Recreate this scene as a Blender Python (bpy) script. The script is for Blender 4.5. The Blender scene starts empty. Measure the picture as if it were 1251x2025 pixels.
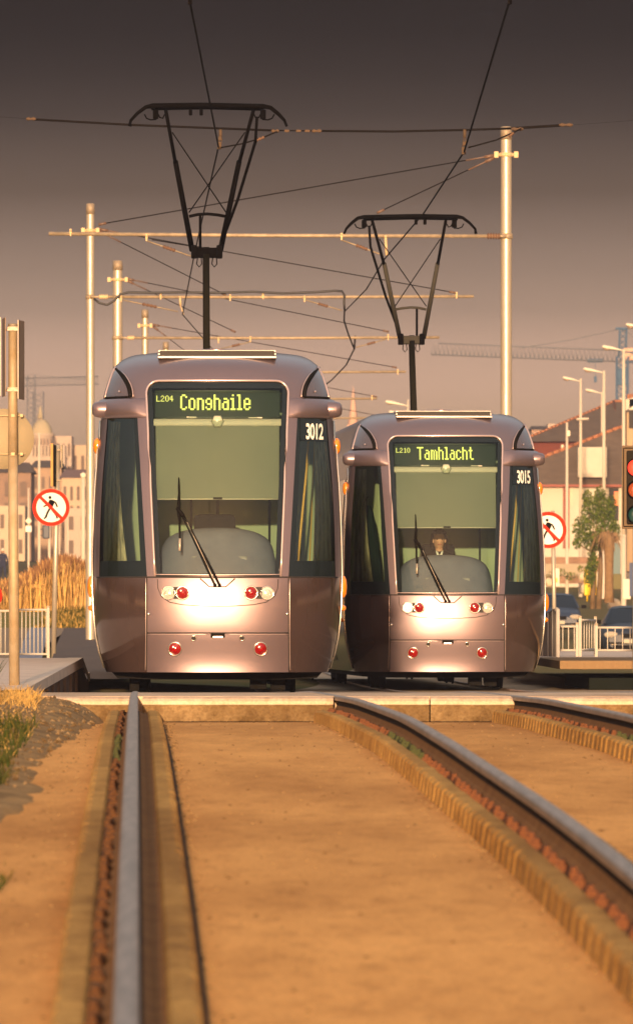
# Two trams at a stop in low evening sun, seen through a very long lens from track level.
HAZE = .00050; SUN_EL = 5.0; SUNSTR = 4.4; SUNCOL = (1, .67, .37); SKYSTR = .15; SKYMUL = (6.7, 7.9, 16.5); EXPO = 1.0
SKY = [(0, (.98, .80, .90)), (.0160, (.80, .67, .80)), (.0245, (.56, .47, .70)), (.032, (.215, .185, .27)), (.042, (.058, .046, .058)), (.052, (.009, .007, .009)), (.060, (.0001, .0001, .0005)), (.10, (.003, .003, .004)), (.25, (.12, .085, .045)), (.8, (.52, .33, .13))]
import bpy, bmesh, math, random
from mathutils import Vector, Matrix, noise as mnoise
random.seed(7)
C = bpy.context.scene.collection
F = 20000.0            # focal length in pixels of the 1251x2025 photograph
CAMZ = 0.65
def P(px, py, Y):      # a point seen at pixel (px,py), standing Y metres away
    return Vector(((px-625.5)/F*Y, Y, CAMZ-(py-1240.0)/F*Y))
def lerp(a, b, t): return a+(b-a)*t
def table(tb, smooth=True):
    def f(v):
        if v <= tb[0][0]: return tb[0][1]
        if v >= tb[-1][0]: return tb[-1][1]
        for i in range(len(tb)-1):
            if tb[i][0] <= v <= tb[i+1][0]:
                x0, y0 = tb[i]; x1, y1 = tb[i+1]
                t = (v-x0)/(x1-x0); h = x1-x0
                if not smooth: return lerp(y0, y1, t)
                def sl(k):
                    if k == 0: return (tb[1][1]-tb[0][1])/(tb[1][0]-tb[0][0])
                    if k == len(tb)-1: return (tb[-1][1]-tb[-2][1])/(tb[-1][0]-tb[-2][0])
                    a = (tb[k][1]-tb[k-1][1])/(tb[k][0]-tb[k-1][0]); b = (tb[k+1][1]-tb[k][1])/(tb[k+1][0]-tb[k][0])
                    return 0 if a*b <= 0 else 2*a*b/(a+b)
                m0, m1 = sl(i)*h, sl(i+1)*h
                return (2*t**3-3*t*t+1)*y0+(t**3-2*t*t+t)*m0+(-2*t**3+3*t*t)*y1+(t**3-t*t)*m1
    return f
# ---------------------------------------------------------------- mesh builder
class MB:
    def __init__(s): s.v = []; s.f = []; s.m = []; s.s = []
    def add(s, vs, fs, m=0, smooth=False):
        o = len(s.v); s.v += [tuple(x) for x in vs]
        for f in fs: s.f.append(tuple(o+i for i in f)); s.m.append(m); s.s.append(smooth)
        return s
    def box(s, c, size, m=0, rz=0.0, rot=None):
        R = rot or Matrix.Rotation(rz, 3, 'Z'); c = Vector(c); h = Vector(size)/2
        vs = [c+R@Vector((x*h.x, y*h.y, z*h.z)) for x in (-1, 1) for y in (-1, 1) for z in (-1, 1)]
        return s.add(vs, [(0,1,3,2),(4,6,7,5),(0,4,5,1),(2,3,7,6),(0,2,6,4),(1,5,7,3)], m)
    def rbox(s, c, size, b=0.01, m=0, rz=0.0):   # box with chamfered vertical and horizontal edges
        bm = bmesh.new(); bmesh.ops.create_cube(bm, size=1)
        bmesh.ops.scale(bm, vec=size, verts=bm.verts)
        bmesh.ops.bevel(bm, geom=list(bm.edges), offset=b, segments=2, affect='EDGES', profile=.6)
        R = Matrix.Rotation(rz, 3, 'Z'); c = Vector(c); bm.verts.ensure_lookup_table()
        s.add([c+R@v.co for v in bm.verts], [[v.index for v in f.verts] for f in bm.faces], m, False); bm.free(); return s
    def tube(s, pts, r, n=8, m=0, caps=True, flat=1.0):
        pts = [Vector(p) for p in pts]; rs = r if isinstance(r, (list, tuple)) else [r]*len(pts)
        vs = []; up = Vector((0, 0, 1))
        for i, p in enumerate(pts):
            d = (pts[min(i+1, len(pts)-1)]-pts[max(i-1, 0)])
            if d.length < 1e-9: d = Vector((0, 0, 1))
            d.normalize(); u = up if abs(d.dot(up)) < .95 else Vector((0, 1, 0))
            a = d.cross(u).normalized(); b = a.cross(d).normalized()
            for k in range(n):
                t = 2*math.pi*(k+.5)/n; vs.append(p+a*math.cos(t)*rs[i]+b*math.sin(t)*rs[i]*flat)
        fs = []
        for i in range(len(pts)-1):
            for k in range(n):
                k2 = (k+1) % n; fs.append((i*n+k, i*n+k2, (i+1)*n+k2, (i+1)*n+k))
        s.add(vs, fs, m, True)
        if caps:
            o = len(s.v)-len(vs); s.f.append(tuple(o+k for k in range(n))); s.m.append(m); s.s.append(False)
            s.f.append(tuple(o+(len(pts)-1)*n+k for k in reversed(range(n)))); s.m.append(m); s.s.append(False)
        return s
    def lathe(s, c, prof, axis='Z', n=16, m=0, sx=1, sy=1):  # prof: (radius, height)
        vs = []; c = Vector(c)
        for r, h in prof:
            for k in range(n):
                t = 2*math.pi*k/n; a, b = r*math.cos(t)*sx, r*math.sin(t)*sy
                vs.append(c+(Vector((a, b, h)) if axis == 'Z' else Vector((a, h, b)) if axis == 'Y' else Vector((h, a, b))))
        fs = [(i*n+k, i*n+(k+1) % n, (i+1)*n+(k+1) % n, (i+1)*n+k) for i in range(len(prof)-1) for k in range(n)]
        s.add(vs, fs, m, True); o = len(s.v)-len(vs)
        for base, rev in ((0, True), ((len(prof)-1)*n, False)):
            if prof[0 if base == 0 else -1][0] > 1e-6:
                s.f.append(tuple(o+base+k for k in (reversed(range(n)) if rev else range(n)))); s.m.append(m); s.s.append(False)
        return s
    def prism(s, poly, y0, y1, m=0):   # poly in (x,z), extruded along y
        n = len(poly); vs = [(x, y0, z) for x, z in poly]+[(x, y1, z) for x, z in poly]
        fs = [tuple(range(n)), tuple(reversed(range(n, 2*n)))]+[(k, k+n, (k+1) % n+n, (k+1) % n) for k in range(n)]
        return s.add(vs, fs, m)
    def grid(s, rows, m=0, smooth=True, mf=None, closed=False):
        n = len(rows[0]); vs = [p for r in rows for p in r]; o = len(s.v); s.v += [tuple(x) for x in vs]
        for i in range(len(rows)-1):
            for j in range(n-1 if not closed else n):
                mm = m if mf is None else mf(i, j)
                if mm is None: continue
                j2 = (j+1) % n
                s.f.append((o+i*n+j, o+i*n+j2, o+(i+1)*n+j2, o+(i+1)*n+j)); s.m.append(mm); s.s.append(smooth)
        return s
    def build(s, name, mats, parent=None, fixn=True, world=None):
        me = bpy.data.meshes.new(name)
        off = Vector((0, 0, 0))
        if parent is None and s.v:        # a top-level mesh keeps its origin at its base centre
            xs = [v[0] for v in s.v]; ys = [v[1] for v in s.v]; zs = [v[2] for v in s.v]
            off = Vector(((min(xs)+max(xs))/2, (min(ys)+max(ys))/2, min(zs)))
        me.from_pydata([tuple(Vector(v)-off) for v in s.v], [], s.f)
        for mt in (mats if isinstance(mats, (list, tuple)) else [mats]): me.materials.append(mt)
        me.polygons.foreach_set('material_index', s.m); me.polygons.foreach_set('use_smooth', s.s)
        me.update()
        if fixn:
            bm = bmesh.new(); bm.from_mesh(me); bmesh.ops.recalc_face_normals(bm, faces=bm.faces); bm.to_mesh(me); bm.free()
        o = bpy.data.objects.new(name, me); C.objects.link(o); o.location = off
        if parent is not None: o.parent = parent; o.location = (0, 0, 0)
        if world is not None: o.matrix_parent_inverse = world   # mesh given in world coordinates
        return o
def tag(o, label=None, cat=None, group=None, kind=None):
    if label: o['label'] = label
    if cat: o['category'] = cat
    if group: o['group'] = group
    if kind: o['kind'] = kind
    return o
def thing(name, label, cat, loc=(0, 0, 0), rz=0, group=None):
    o = bpy.data.objects.new(name, None); C.objects.link(o); o.location = loc; o.rotation_euler = (0, 0, rz)
    o.empty_display_size = .2
    return tag(o, label, cat, group)
def wb(mb, name, mats, root, **k):     # mesh written in world coordinates, parented to a thing (translation/rotation kept)
    M = Matrix.LocRotScale(root.location, root.rotation_euler, (1, 1, 1)).inverted()
    if root.parent: M = M @ Matrix.LocRotScale(root.parent.location, root.parent.rotation_euler, (1, 1, 1)).inverted()
    mb.v = [tuple(M @ Vector(v)) for v in mb.v]
    return mb.build(name, mats, root, **k)
def copy_tree(o, parent=None):
    c = o.copy(); C.objects.link(c); c.parent = parent
    for ch in list(o.children): copy_tree(ch, c)
    return c
# ---------------------------------------------------------------- materials
MATS = {}
def mat(name, col, rough=.6, metal=0.0, col2=None, scale=3.0, bump=0.0, bscale=None, coat=0.0, spec=.5, stretch=(1, 1, 1), emit=None, estr=0, detail=6, alpha=None, lo=.35, hi=.65, coord='Object'):
    if name in MATS: return MATS[name]
    m = bpy.data.materials.new(name); m.use_nodes = True; nt = m.node_tree; b = nt.nodes['Principled BSDF']
    b.inputs['Base Color'].default_value = (*col, 1); b.inputs['Roughness'].default_value = rough
    b.inputs['Metallic'].default_value = metal; b.inputs['Coat Weight'].default_value = coat; b.inputs['Coat Roughness'].default_value = .08
    b.inputs['Specular IOR Level'].default_value = .1 if (rough >= .78 and spec == .5) else spec
    tc = nt.nodes.new('ShaderNodeTexCoord'); mp = nt.nodes.new('ShaderNodeMapping'); mp.inputs['Scale'].default_value = stretch
    nt.links.new(tc.outputs[coord], mp.inputs[0])
    if col2 is not None:
        nz = nt.nodes.new('ShaderNodeTexNoise'); nz.inputs['Scale'].default_value = scale; nz.inputs['Detail'].default_value = detail
        nz.inputs['Roughness'].default_value = .62
        cr = nt.nodes.new('ShaderNodeValToRGB'); cr.color_ramp.elements[0].position = lo; cr.color_ramp.elements[1].position = hi
        cr.color_ramp.elements[0].color = (*col, 1); cr.color_ramp.elements[1].color = (*col2, 1)
        nt.links.new(mp.outputs[0], nz.inputs['Vector']); nt.links.new(nz.outputs['Fac'], cr.inputs[0]); nt.links.new(cr.outputs[0], b.inputs['Base Color'])
    if bump:
        nb = nt.nodes.new('ShaderNodeTexNoise'); nb.inputs['Scale'].default_value = bscale or scale*4; nb.inputs['Detail'].default_value = 5
        bp = nt.nodes.new('ShaderNodeBump'); bp.inputs['Strength'].default_value = bump; bp.inputs['Distance'].default_value = .02
        nt.links.new(mp.outputs[0], nb.inputs['Vector']); nt.links.new(nb.outputs['Fac'], bp.inputs['Height']); nt.links.new(bp.outputs[0], b.inputs['Normal'])
    if emit: b.inputs['Emission Color'].default_value = (*emit, 1); b.inputs['Emission Strength'].default_value = estr
    MATS[name] = m; return m
def glass(name, tint, refl=.12, rough=.02):
    if name in MATS: return MATS[name]
    m = bpy.data.materials.new(name); m.use_nodes = True; nt = m.node_tree; nt.nodes.remove(nt.nodes['Principled BSDF'])
    out = nt.nodes['Material Output']; tr = nt.nodes.new('ShaderNodeBsdfTransparent'); tr.inputs[0].default_value = (*tint, 1)
    gl = nt.nodes.new('ShaderNodeBsdfGlossy'); gl.inputs['Roughness'].default_value = rough; gl.inputs[0].default_value = (.9, .95, .92, 1)
    fr = nt.nodes.new('ShaderNodeFresnel'); fr.inputs[0].default_value = 1.5
    ad = nt.nodes.new('ShaderNodeMath'); ad.operation = 'ADD'; ad.inputs[1].default_value = refl
    mx = nt.nodes.new('ShaderNodeMixShader')
    nt.links.new(fr.outputs[0], ad.inputs[0]); nt.links.new(ad.outputs[0], mx.inputs[0]); nt.links.new(tr.outputs[0], mx.inputs[1]); nt.links.new(gl.outputs[0], mx.inputs[2]); nt.links.new(mx.outputs[0], out.inputs[0])
    MATS[name] = m; return m
paint = mat('tram_paint', (.235, .175, .195), .36, .66, (.215, .16, .178), .7, 0, coat=.5)
paint_shade = mat('tram_paint_cheek_shade', (.065, .042, .040), .10, .35, coat=1)  # cheek paint darkened: shadow and dark reflections put into its colour
paint_rim = mat('tram_rim', (.62, .47, .46), .3, .6, coat=.4)
blackgl = mat('black_border', (.008, .012, .014), .12)
blk = mat('black_steel', (.004, .0035, .003), .8, 0, (.010, .008, .007), 6)
seam = mat('seam', (.02, .015, .014), .7)
chrome = mat('bright_trim', (.85, .78, .7), .25, .9)
cream = mat('roof_slats', (.75, .66, .58), .4, .1, (.66, .57, .5), 4)
glassW = glass('windscreen_glass', (.68, .78, .74), -.008)
glassS = glass('cheek_glass', (.68, .76, .68), .06)
glassD = mat('side_glass_dark', (.03, .035, .03), .06, 0, spec=.8)
red_l = mat('red_lens', (.26, .004, .004), .14, 0, coat=1)
clear_l = mat('clear_lens', (.82, .78, .68), .15, .3, (.6, .56, .48), 30, coat=1)
warm_l = mat('lit_lens', (.9, .85, .7), .15, emit=(1, .85, .55), estr=.6, coat=1)
amber_l = mat('amber_lens', (.8, .22, .01), .2, coat=1)
led = mat('led', (.2, .2, .02), .5, emit=(.95, .90, .12), estr=.75)
leddim = mat('led_dim', (.2, .2, .02), .5, emit=(.75, .70, .12), estr=.6)
dispbg = mat('display_panel', (.022, .032, .015), .35)
blind = mat('blind_cloth', (.37, .385, .295), .9, 0, (.335, .35, .27), 2.2)
blindbar = mat('blind_bar', (.5, .46, .36), .6)
cabwall = mat('cab_wall', (.34, .40, .27), .9, 0, (.28, .34, .22), 2)
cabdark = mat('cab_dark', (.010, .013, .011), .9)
dash = mat('dashboard', (.17, .175, .235), .75, 0, (.14, .145, .20), 5, spec=.1)
seatm = mat('cab_seat', (.004, .007, .012), .95)
yellowp = mat('yellow_pole', (.6, .36, .03), .4)
curtain = mat('curtain', (.66, .62, .44), .9, 0, (.22, .21, .13), 3, stretch=(6, 6, .4))
steelp = mat('galvanised', (.52, .45, .36), .42, .45, (.44, .37, .29), 2.5, .15, 30, stretch=(1, 1, .3))
steeld = mat('galvanised_cap', (.28, .22, .16), .6, .3)
wirem = mat('wire', (.010, .008, .008), .9, 0, spec=.05)
gtube = mat('tube_arm', (.40, .31, .21), .6, .25, (.26, .20, .14), 9)
fit = mat('fitting', (.60, .43, .25), .7, .2)
insul = mat('insulator', (.14, .08, .055), .85)
panto = mat('panto_black', (.0025, .002, .002), .85, 0, spec=.03)
pantog = mat('panto_grey', (.045, .042, .036), .7, .1, spec=.1)
railtop = mat('rail_head', (.38, .28, .22), .42, .7, (.24, .17, .125), 6, stretch=(6, .3, 1))
web_shade = mat('rail_web', (.012, .008, .006), .85, 0, (.03, .016, .01), 8)  # near-black upper web: shade under the rail head put into the colour
railrust = mat('rail_rust', (.30, .14, .045), .85, 0, (.19, .08, .025), 9, .3)
plinth = mat('plinth', (.66, .38, .11), .9, 0, (.46, .25, .07), 4, .4, 25)
clipm = mat('clip', (.20, .075, .03), .85, 0, (.085, .035, .02), 8, coord='Generated')
clipg = mat('clip_mossy', (.06, .065, .025), .85)
def translucent(m, fac, col):          # thin cloth: part of the sunlight comes through
    nt = m.node_tree; out = nt.nodes['Material Output']; b = nt.nodes['Principled BSDF']; t = nt.nodes.new('ShaderNodeBsdfTranslucent'); t.inputs[0].default_value = (*col, 1)
    mx = nt.nodes.new('ShaderNodeMixShader'); mx.inputs[0].default_value = fac
    nt.links.new(b.outputs[0], mx.inputs[1]); nt.links.new(t.outputs[0], mx.inputs[2]); nt.links.new(mx.outputs[0], out.inputs[0])
translucent(blind, .5, (.85, .88, .66)); translucent(curtain, .3, (.85, .82, .6))
# ---------------------------------------------------------------- levels
zr = table([(-320, -1.2), (-60, -1.3), (5, -.62), (13, -.44), (20, -.27), (24.3, -.18), (30, -.068), (36, .012), (43, .075), (49, .125), (57, .168), (66, .172), (74, .15), (85, .11), (100, 0), (124, -.105), (140, -.12), (170, -.06), (320, .1), (420, 1.5)])
TR = .01767                                  # the tracks run almost straight away from the camera, bearing slightly left
def sh(Y): return 0 if Y < 160 else (Y-150)**2/6300*(1 if Y > 175 else (Y-160)/15)
def tx(t, Y): return -TR*Y+t+sh(Y)
def t2(Y):                                   # second track swings out a little towards the stop
    return 2.72+.32*max(0, min(1, (Y-60)/60))**1.3
zL = table([(-320, -1.4), (0, -1.0), (60, -.35), (110, .0), (150, .15), (180, .4), (205, .60), (228, .85), (260, 1.05), (333, 1.4), (500, 2.6), (700, 5), (1000, 9), (1600, 14)])
zR = table([(-320, -1.4), (0, -1.0), (60, -.35), (130, -.18), (280, -.1), (333, .35), (392, 1.2), (440, 2.0), (500, 3.2), (700, 5.5), (1000, 9), (1600, 14)])
def zg(X, Y):
    k = max(0, min(1, (X-tx(-1, Y)-1)/5)) if Y < 300 else max(0, min(1, (X+10)/12))
    return lerp(zL(Y), zR(Y), k*k*(3-2*k))
concrete = mat('track_slab', (.94, .47, .145), .95, 0, (.64, .30, .085), 1.0, .5, 22, lo=.36, hi=.72, detail=10, stretch=(1, .14, 1))
concl = mat('crossing_concrete', (.80, .60, .43), .85, 0, (.66, .48, .33), 2.2, .3, 20)
kerbm = mat('kerb_stone', (.34, .23, .115), .9, 0, (.17, .105, .045), 2.2, .6, 14, lo=.36, hi=.66, detail=9)  # stained, and darkened in colour so low sun leaves the face duller
asph = mat('asphalt', (.15, .11, .09), .9, 0, (.24, .18, .145), 6, .5, 60)
asphp = mat('path_asphalt', (.17, .13, .11), .9, 0, (.12, .09, .075), 3, .3, 50)
earth = mat('earth', (.40, .24, .10), .95, 0, (.20, .12, .05), 2.5, .8, 12)
grassm = mat('grass_ground', (.11, .10, .025), .95, 0, (.2, .13, .045), .35, .6, 5)
road = mat('road_asphalt', (.12, .09, .075), .9, 0, (.16, .12, .10), .6)
def weather(m, patch, speck):       # broad grime patches and fine grit multiplied over a material's own colour
    nt = m.node_tree; b = nt.nodes['Principled BSDF']; src = b.inputs['Base Color'].links[0].from_socket; tc = nt.nodes.new('ShaderNodeTexCoord')
    for sc, st, lo, hi, c in ((.55, (1, .16, 1), .42, .62, patch), (9, (1, .22, 1), .50, .74, speck), (55, (1, .5, 1), .40, .70, speck)):
        mp = nt.nodes.new('ShaderNodeMapping'); mp.inputs['Scale'].default_value = st; nz = nt.nodes.new('ShaderNodeTexNoise'); nz.inputs['Scale'].default_value = sc; nz.inputs['Detail'].default_value = 7; nz.inputs['Roughness'].default_value = .65
        cr = nt.nodes.new('ShaderNodeValToRGB'); cr.color_ramp.elements[0].position = lo; cr.color_ramp.elements[1].position = hi; cr.color_ramp.elements[0].color = (1, 1, 1, 1); cr.color_ramp.elements[1].color = (*c, 1)
        mx = nt.nodes.new('ShaderNodeMix'); mx.data_type = 'RGBA'; mx.blend_type = 'MULTIPLY'; mx.inputs[0].default_value = 1
        nt.links.new(tc.outputs['Object'], mp.inputs[0]); nt.links.new(mp.outputs[0], nz.inputs['Vector']); nt.links.new(nz.outputs['Fac'], cr.inputs[0]); nt.links.new(src, mx.inputs[6]); nt.links.new(cr.outputs[0], mx.inputs[7]); src = mx.outputs[2]
    nt.links.new(src, b.inputs['Base Color'])
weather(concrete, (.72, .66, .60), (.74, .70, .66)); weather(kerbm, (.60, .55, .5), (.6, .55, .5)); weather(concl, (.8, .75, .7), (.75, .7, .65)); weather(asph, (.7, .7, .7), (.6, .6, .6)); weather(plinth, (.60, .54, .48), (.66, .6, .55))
def strip(name, t0, t1, Ys, dz, m, kind='structure', nt=8, zf=None, jag=0, thick=0, label=None, cat=None):
    mb = MB(); rows = []
    for Y in Ys:
        a = t0(Y) if callable(t0) else t0; b = t1(Y) if callable(t1) else t1
        rows.append([(tx(lerp(a, b, j/nt), Y), Y, (zf or zr)(Y)+dz) for j in range(nt+1)])
    mb.grid(rows, 0, False)
    if thick:
        for r in (rows[0], rows[-1]):
            mb.grid([r, [(x, y, z-thick) for x, y, z in r]], 0, False)
        for e in (0, -1):
            mb.grid([[r[e] for r in rows], [(r[e][0], r[e][1], r[e][2]-thick) for r in rows]], 0, False)
    o = mb.build(name, m); 
    o['kind'] = kind
    if label: o['label'] = label
    return o
def rng(a, b, d):
    n = max(1, int(round((b-a)/d))); return [a+(b-a)*i/n for i in range(n+1)]
# ground sheet out to the far haze
mb = MB(); Ys = rng(-310, 0, 30)+rng(5, 260, 6)[1:]+rng(270, 700, 10)+rng(720, 1590, 30)
Xs = [-260, -120, -60, -30, -20, -14, -10, -8, -7, -6, -5, -4, -3, -2, 0, 2, 4, 6, 8, 10, 13, 17, 22, 30, 60, 120, 260]
mb.grid([[(X-TR*Y*(1 if Y < 300 else 300/Y), Y, zg(X-TR*min(Y, 300), Y)-(.30 if 4 < Y < 106 and -2.5 < X < 9 else .12)) for X in Xs] for Y in Ys], 0, True)
tag(mb.build('ground', grassm), 'rough dry grass ground rising gently towards the houses', kind='structure')
strip('track_slab', lambda Y: -1.55, 8.5, rng(2, 73.9, 1.3), -.195, concrete, nt=10, thick=.3, label='dusty brown concrete track slab between the rails')
# crossing: pale concrete band behind the kerb, then asphalt, with gaps for the rails
strip('crossing_apron', -1.45, 8.5, rng(74.35, 84, 1.6), -.008, concl, nt=6, thick=.12, label='pale concrete strip of the level crossing behind the kerb')
strip('road', -14, 14, rng(84, 103, 1.9), -.012, asph, nt=6, thick=.12, label='dark asphalt road crossing the tracks')
strip('track_bed', -.5, 6.5, rng(103, 330, 4), -.03, mat('bed_concrete', (.52, .38, .25), .9, 0, (.34, .24, .15), 1.2, .4, 10), nt=4, label='dark paved track bed under the trams')
# kerb stones across the slab, broken at the rails
def kerb_run(a, b, lab, grp, dz=0):
    mb = MB(); z0 = zr(74)-.22; z1 = zr(74)-.012+dz
    X0, X1 = tx(a, 74), tx(b, 74)
    n = 14; rows = []
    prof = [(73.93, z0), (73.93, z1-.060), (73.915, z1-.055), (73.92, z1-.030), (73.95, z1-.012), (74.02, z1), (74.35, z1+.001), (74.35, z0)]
    for i in range(n+1):
        x = lerp(X0, X1, i/n); w = .008*mnoise.noise(Vector((x*3, 1, 5)))
        rows.append([(x, y+(w if y < 74 else 0), z+w*.5) for y, z in prof])
    mb.grid(rows, 0, False, lambda i, j: 1 if 1 <= j <= 5 else 0)  # cream cap: the lit look of top and rounded edge in the colour
    for r in (rows[0], rows[-1]): mb.add(r, [tuple(range(len(r)))], 0)
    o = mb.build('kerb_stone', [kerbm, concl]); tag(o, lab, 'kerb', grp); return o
KG = 'kerb stones along the front of the crossing'
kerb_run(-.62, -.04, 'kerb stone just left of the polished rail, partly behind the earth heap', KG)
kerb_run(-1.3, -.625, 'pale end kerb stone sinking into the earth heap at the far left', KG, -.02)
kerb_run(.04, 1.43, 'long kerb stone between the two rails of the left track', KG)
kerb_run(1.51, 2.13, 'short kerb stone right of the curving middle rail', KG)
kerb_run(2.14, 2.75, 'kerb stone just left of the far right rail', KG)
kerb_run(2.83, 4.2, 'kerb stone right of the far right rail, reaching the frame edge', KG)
# ---------------------------------------------------------------- rails
def sweep(mb, prof, tf, Ys, m=0, smooth=False, closed=False):
    mb.grid([[(tx(tf(Y)+dx, Y), Y, zr(Y)+dz) for dx, dz in prof] for Y in Ys], m, smooth, closed=closed)
Yn = rng(6, 74, 1.0)
clipd = mat('clip_rust', (.13, .06, .025), .9, 0, (.09, .04, .018), 5)
def rail(tf, lab, side):
    r0 = thing('rail', lab, 'rail', (tx(tf(40), 40), 40, zr(40)-.19), 0, 'grooved rails of the two tramway tracks')
    mb = MB(); h = .031
    head = [(-h, -.035), (-h, -.016), (-h*.93, -.009), (-h*.75, -.004), (-h*.4, -.001), (0, 0), (h*.4, -.001), (h*.75, -.004), (h*.93, -.009), (h, -.016), (h, -.035)]
    sweep(mb, head, tf, Yn+rng(74, 300, 4)[1:], 0, True)
    wb(mb, 'rail_head', railtop, r0, fixn=True)
    mb = MB()
    sweep(mb, [(-h, -.0352), (-.015, -.050), (-.015, -.072)], tf, Yn, 0, False); sweep(mb, [(-.015, -.072), (-.026, -.10), (-.060, -.128), (-.060, -.16)], tf, Yn, 1, False)
    sweep(mb, [(h, -.0352), (.018, -.050), (.018, -.105), (.040, -.118)], tf, Yn, 0, False); sweep(mb, [(.040, -.118), (.062, -.128), (.062, -.16)], tf, Yn, 1, False)
    wb(mb, 'rail_web', [web_shade, railrust], r0)
    # concrete plinth with ribbed outer faces
    for s in (-1, 1):
        mb = MB(); rows = []
        Y = 6.0; k = 0
        while Y < 73.6:
            ri = .166 if Y > 34 else .175
            for a, out in ((0, .182), (.30, .182), (.34, ri), (.46, ri), (.50, .182)):
                y = Y+a; wv = .006*mnoise.noise(Vector((y*1.3, s*7, 2)))
                rows.append([(tx(tf(y)+s*dx, y), y, zr(y)+dz) for dx, dz in ((.098, -.16), (.098, -.118+wv), (.108, -.108+wv), (out-.012, -.108+wv), (out+wv, -.120), (out+.010, -.197))])
            Y += .52; k += 1
        mb.grid(rows, 0, False); mb.add(rows[-1], [tuple(range(6))]); mb.add(rows[0], [tuple(range(6))])
        wb(mb, 'plinth', plinth, r0)
        mb = MB(); sweep(mb, [(s*.058, -.129), (s*.099, -.124)], tf, Yn[:-1], 0); wb(mb, 'bedding', railrust, r0)
    cb = MB(); cb.box((0, 0, 0), (.034, .34, .03)); cb.box((.0, .0, .018), (.02, .2, .02))
    first = None; n = 0; y = 8.0
    while y < 73.5:
        loc = Vector((tx(tf(y)-.078, y), y, zr(y)-.118))-r0.location
        if first is None: first = cb.build('rail_clip', clipd if side == 0 else clipm, r0); o = first
        else: o = first.copy(); C.objects.link(o); o.parent = r0
        if 49 < y < 56: 
            o.material_slots[0].link = 'OBJECT'; o.material_slots[0].material = clipg
        o.location = loc+Vector((random.uniform(-.004, .004), random.uniform(-.03, .03), random.uniform(-.004, .003)-(.014 if side == 0 else 0))); o.rotation_euler = (0, 0, random.uniform(-.05, .05)); y += .68
    return r0
rail(lambda Y: -.026*min(1, max(0, (100-Y)/20)), 'polished steel rail running straight towards the front of the left tram', 0)
rail(lambda Y: 1.47, 'curving steel rail in the middle, starting between the two trams', 1)
rail(lambda Y: t2(Y), 'steel rail at the right frame edge leading under the right tram', 2)
rail(lambda Y: t2(Y)+1.5, 'outermost rail of the right track beyond the frame', 3)
# ---------------------------------------------------------------- verge at the left
def blades(mb, n, fn, h, w, lean=.35, mats=1):
    for i in range(n):
        p = fn(); a = random.uniform(0, 6.283); hh = h*random.uniform(.5, 1.15); ww = w*random.uniform(.6, 1.3)
        dx, dy = math.cos(a), math.sin(a); L = hh*lean*random.uniform(.1, 1.2); b = random.uniform(0, 6.283)
        lx, ly = math.cos(b)*L, math.sin(b)*L
        x, y, z = p
        vs = [(x-dx*ww, y-dy*ww, z), (x+dx*ww, y+dy*ww, z), (x+dx*ww*.7+lx*.4, y+dy*ww*.7+ly*.4, z+hh*.55), (x-dx*ww*.7+lx*.4, y-dy*ww*.7+ly*.4, z+hh*.55), (x+lx, y+ly, z+hh)]
        mb.add(vs, [(0, 1, 2, 3), (3, 2, 4)], random.randrange(mats))
g1 = mat('grass_green', (.038, .046, .010), .9); g2 = mat('grass_olive', (.11, .085, .02), .9); g3 = mat('grass_dry', (.42, .26, .08), .8); g4 = mat('grass_dark', (.035, .05, .01), .8); g5 = mat('grass_straw', (.55, .34, .11), .8)
def heap(x, y):
    t = x-tx(0, y)                                  # lateral from the left rail
    e = -.50 - .18*mnoise.noise(Vector((y*.12, 3, 0))) if y < 50 else -.50+ (y-50)/24*.26
    e += .07*mnoise.noise(Vector((y*.9, 1, 1)))
    d = e-t
    amp = .05 if y < 50 else .05+.17*((y-50)/24)**1.5
    return zr(y)-.20+ (amp*(1-math.exp(-max(d, 0)*5)) - (.05 if d < 0 else 0)) + .022*mnoise.noise(Vector((x*5, y*.9, 0)))+.012*mnoise.noise(Vector((x*16, y*3, 4)))
mb = MB(); ys = rng(10, 73.85, .3)
mb.grid([[(tx(-.2-2.6*(j/44.), y), y, heap(tx(-.2-2.6*(j/44.), y), y)) for j in range(45)] for y in ys], 0, True)
tag(mb.build('soil', earth), 'brown soil and leaf litter spilling over the left edge of the track slab', kind='structure')
def rp(t0, t1, y0, y1, dens=1):
    def f():
        y = random.uniform(y0, y1); t = random.uniform(t0, t1); x = tx(t, y); return (x, y, heap(x, y)-.01)
    return f
mb = MB()
blades(mb, 3200, rp(-1.9, -1.03, 64, 73.7), .30, .006, .5, 3)
blades(mb, 3600, rp(-1.7, -.62, 42, 62), .11, .005, .6, 3)
for (yc, tc, n) in ((38.5, -.62, 300), (36, -.63, 200), (47, -.60, 500), (51, -.66, 600), (33.5, -.44, 70), (31.5, -.47, 180), (42, -.66, 500), (40, -.68, 400), (44, -.66, 500), (28, -.49, 60), (24, -.56, 80)):
    blades(mb, n, lambda: (tx(tc-abs(random.gauss(0, .10)), yc), yc+random.gauss(0, .9), zr(yc)-.20), .05 if yc < 40 else .07, .004, .8, 3)
tag(mb.build('grass', [g1, g2, g4], fixn=False), 'green weeds and grass growing along the left edge of the slab', kind='stuff')
mb = MB()
blades(mb, 520, rp(-1.08, -.70, 68, 73.6), .10, .004, 1.3, 2); blades(mb, 900, rp(-1.3, -.62, 50, 68), .045, .004, 2.0, 2)
tag(mb.build('dry_grass', [g3, g5], fixn=False), 'straw coloured dead grass on the earth heap by the kerb', kind='stuff')
mb = MB()                                             # stones and clods
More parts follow.
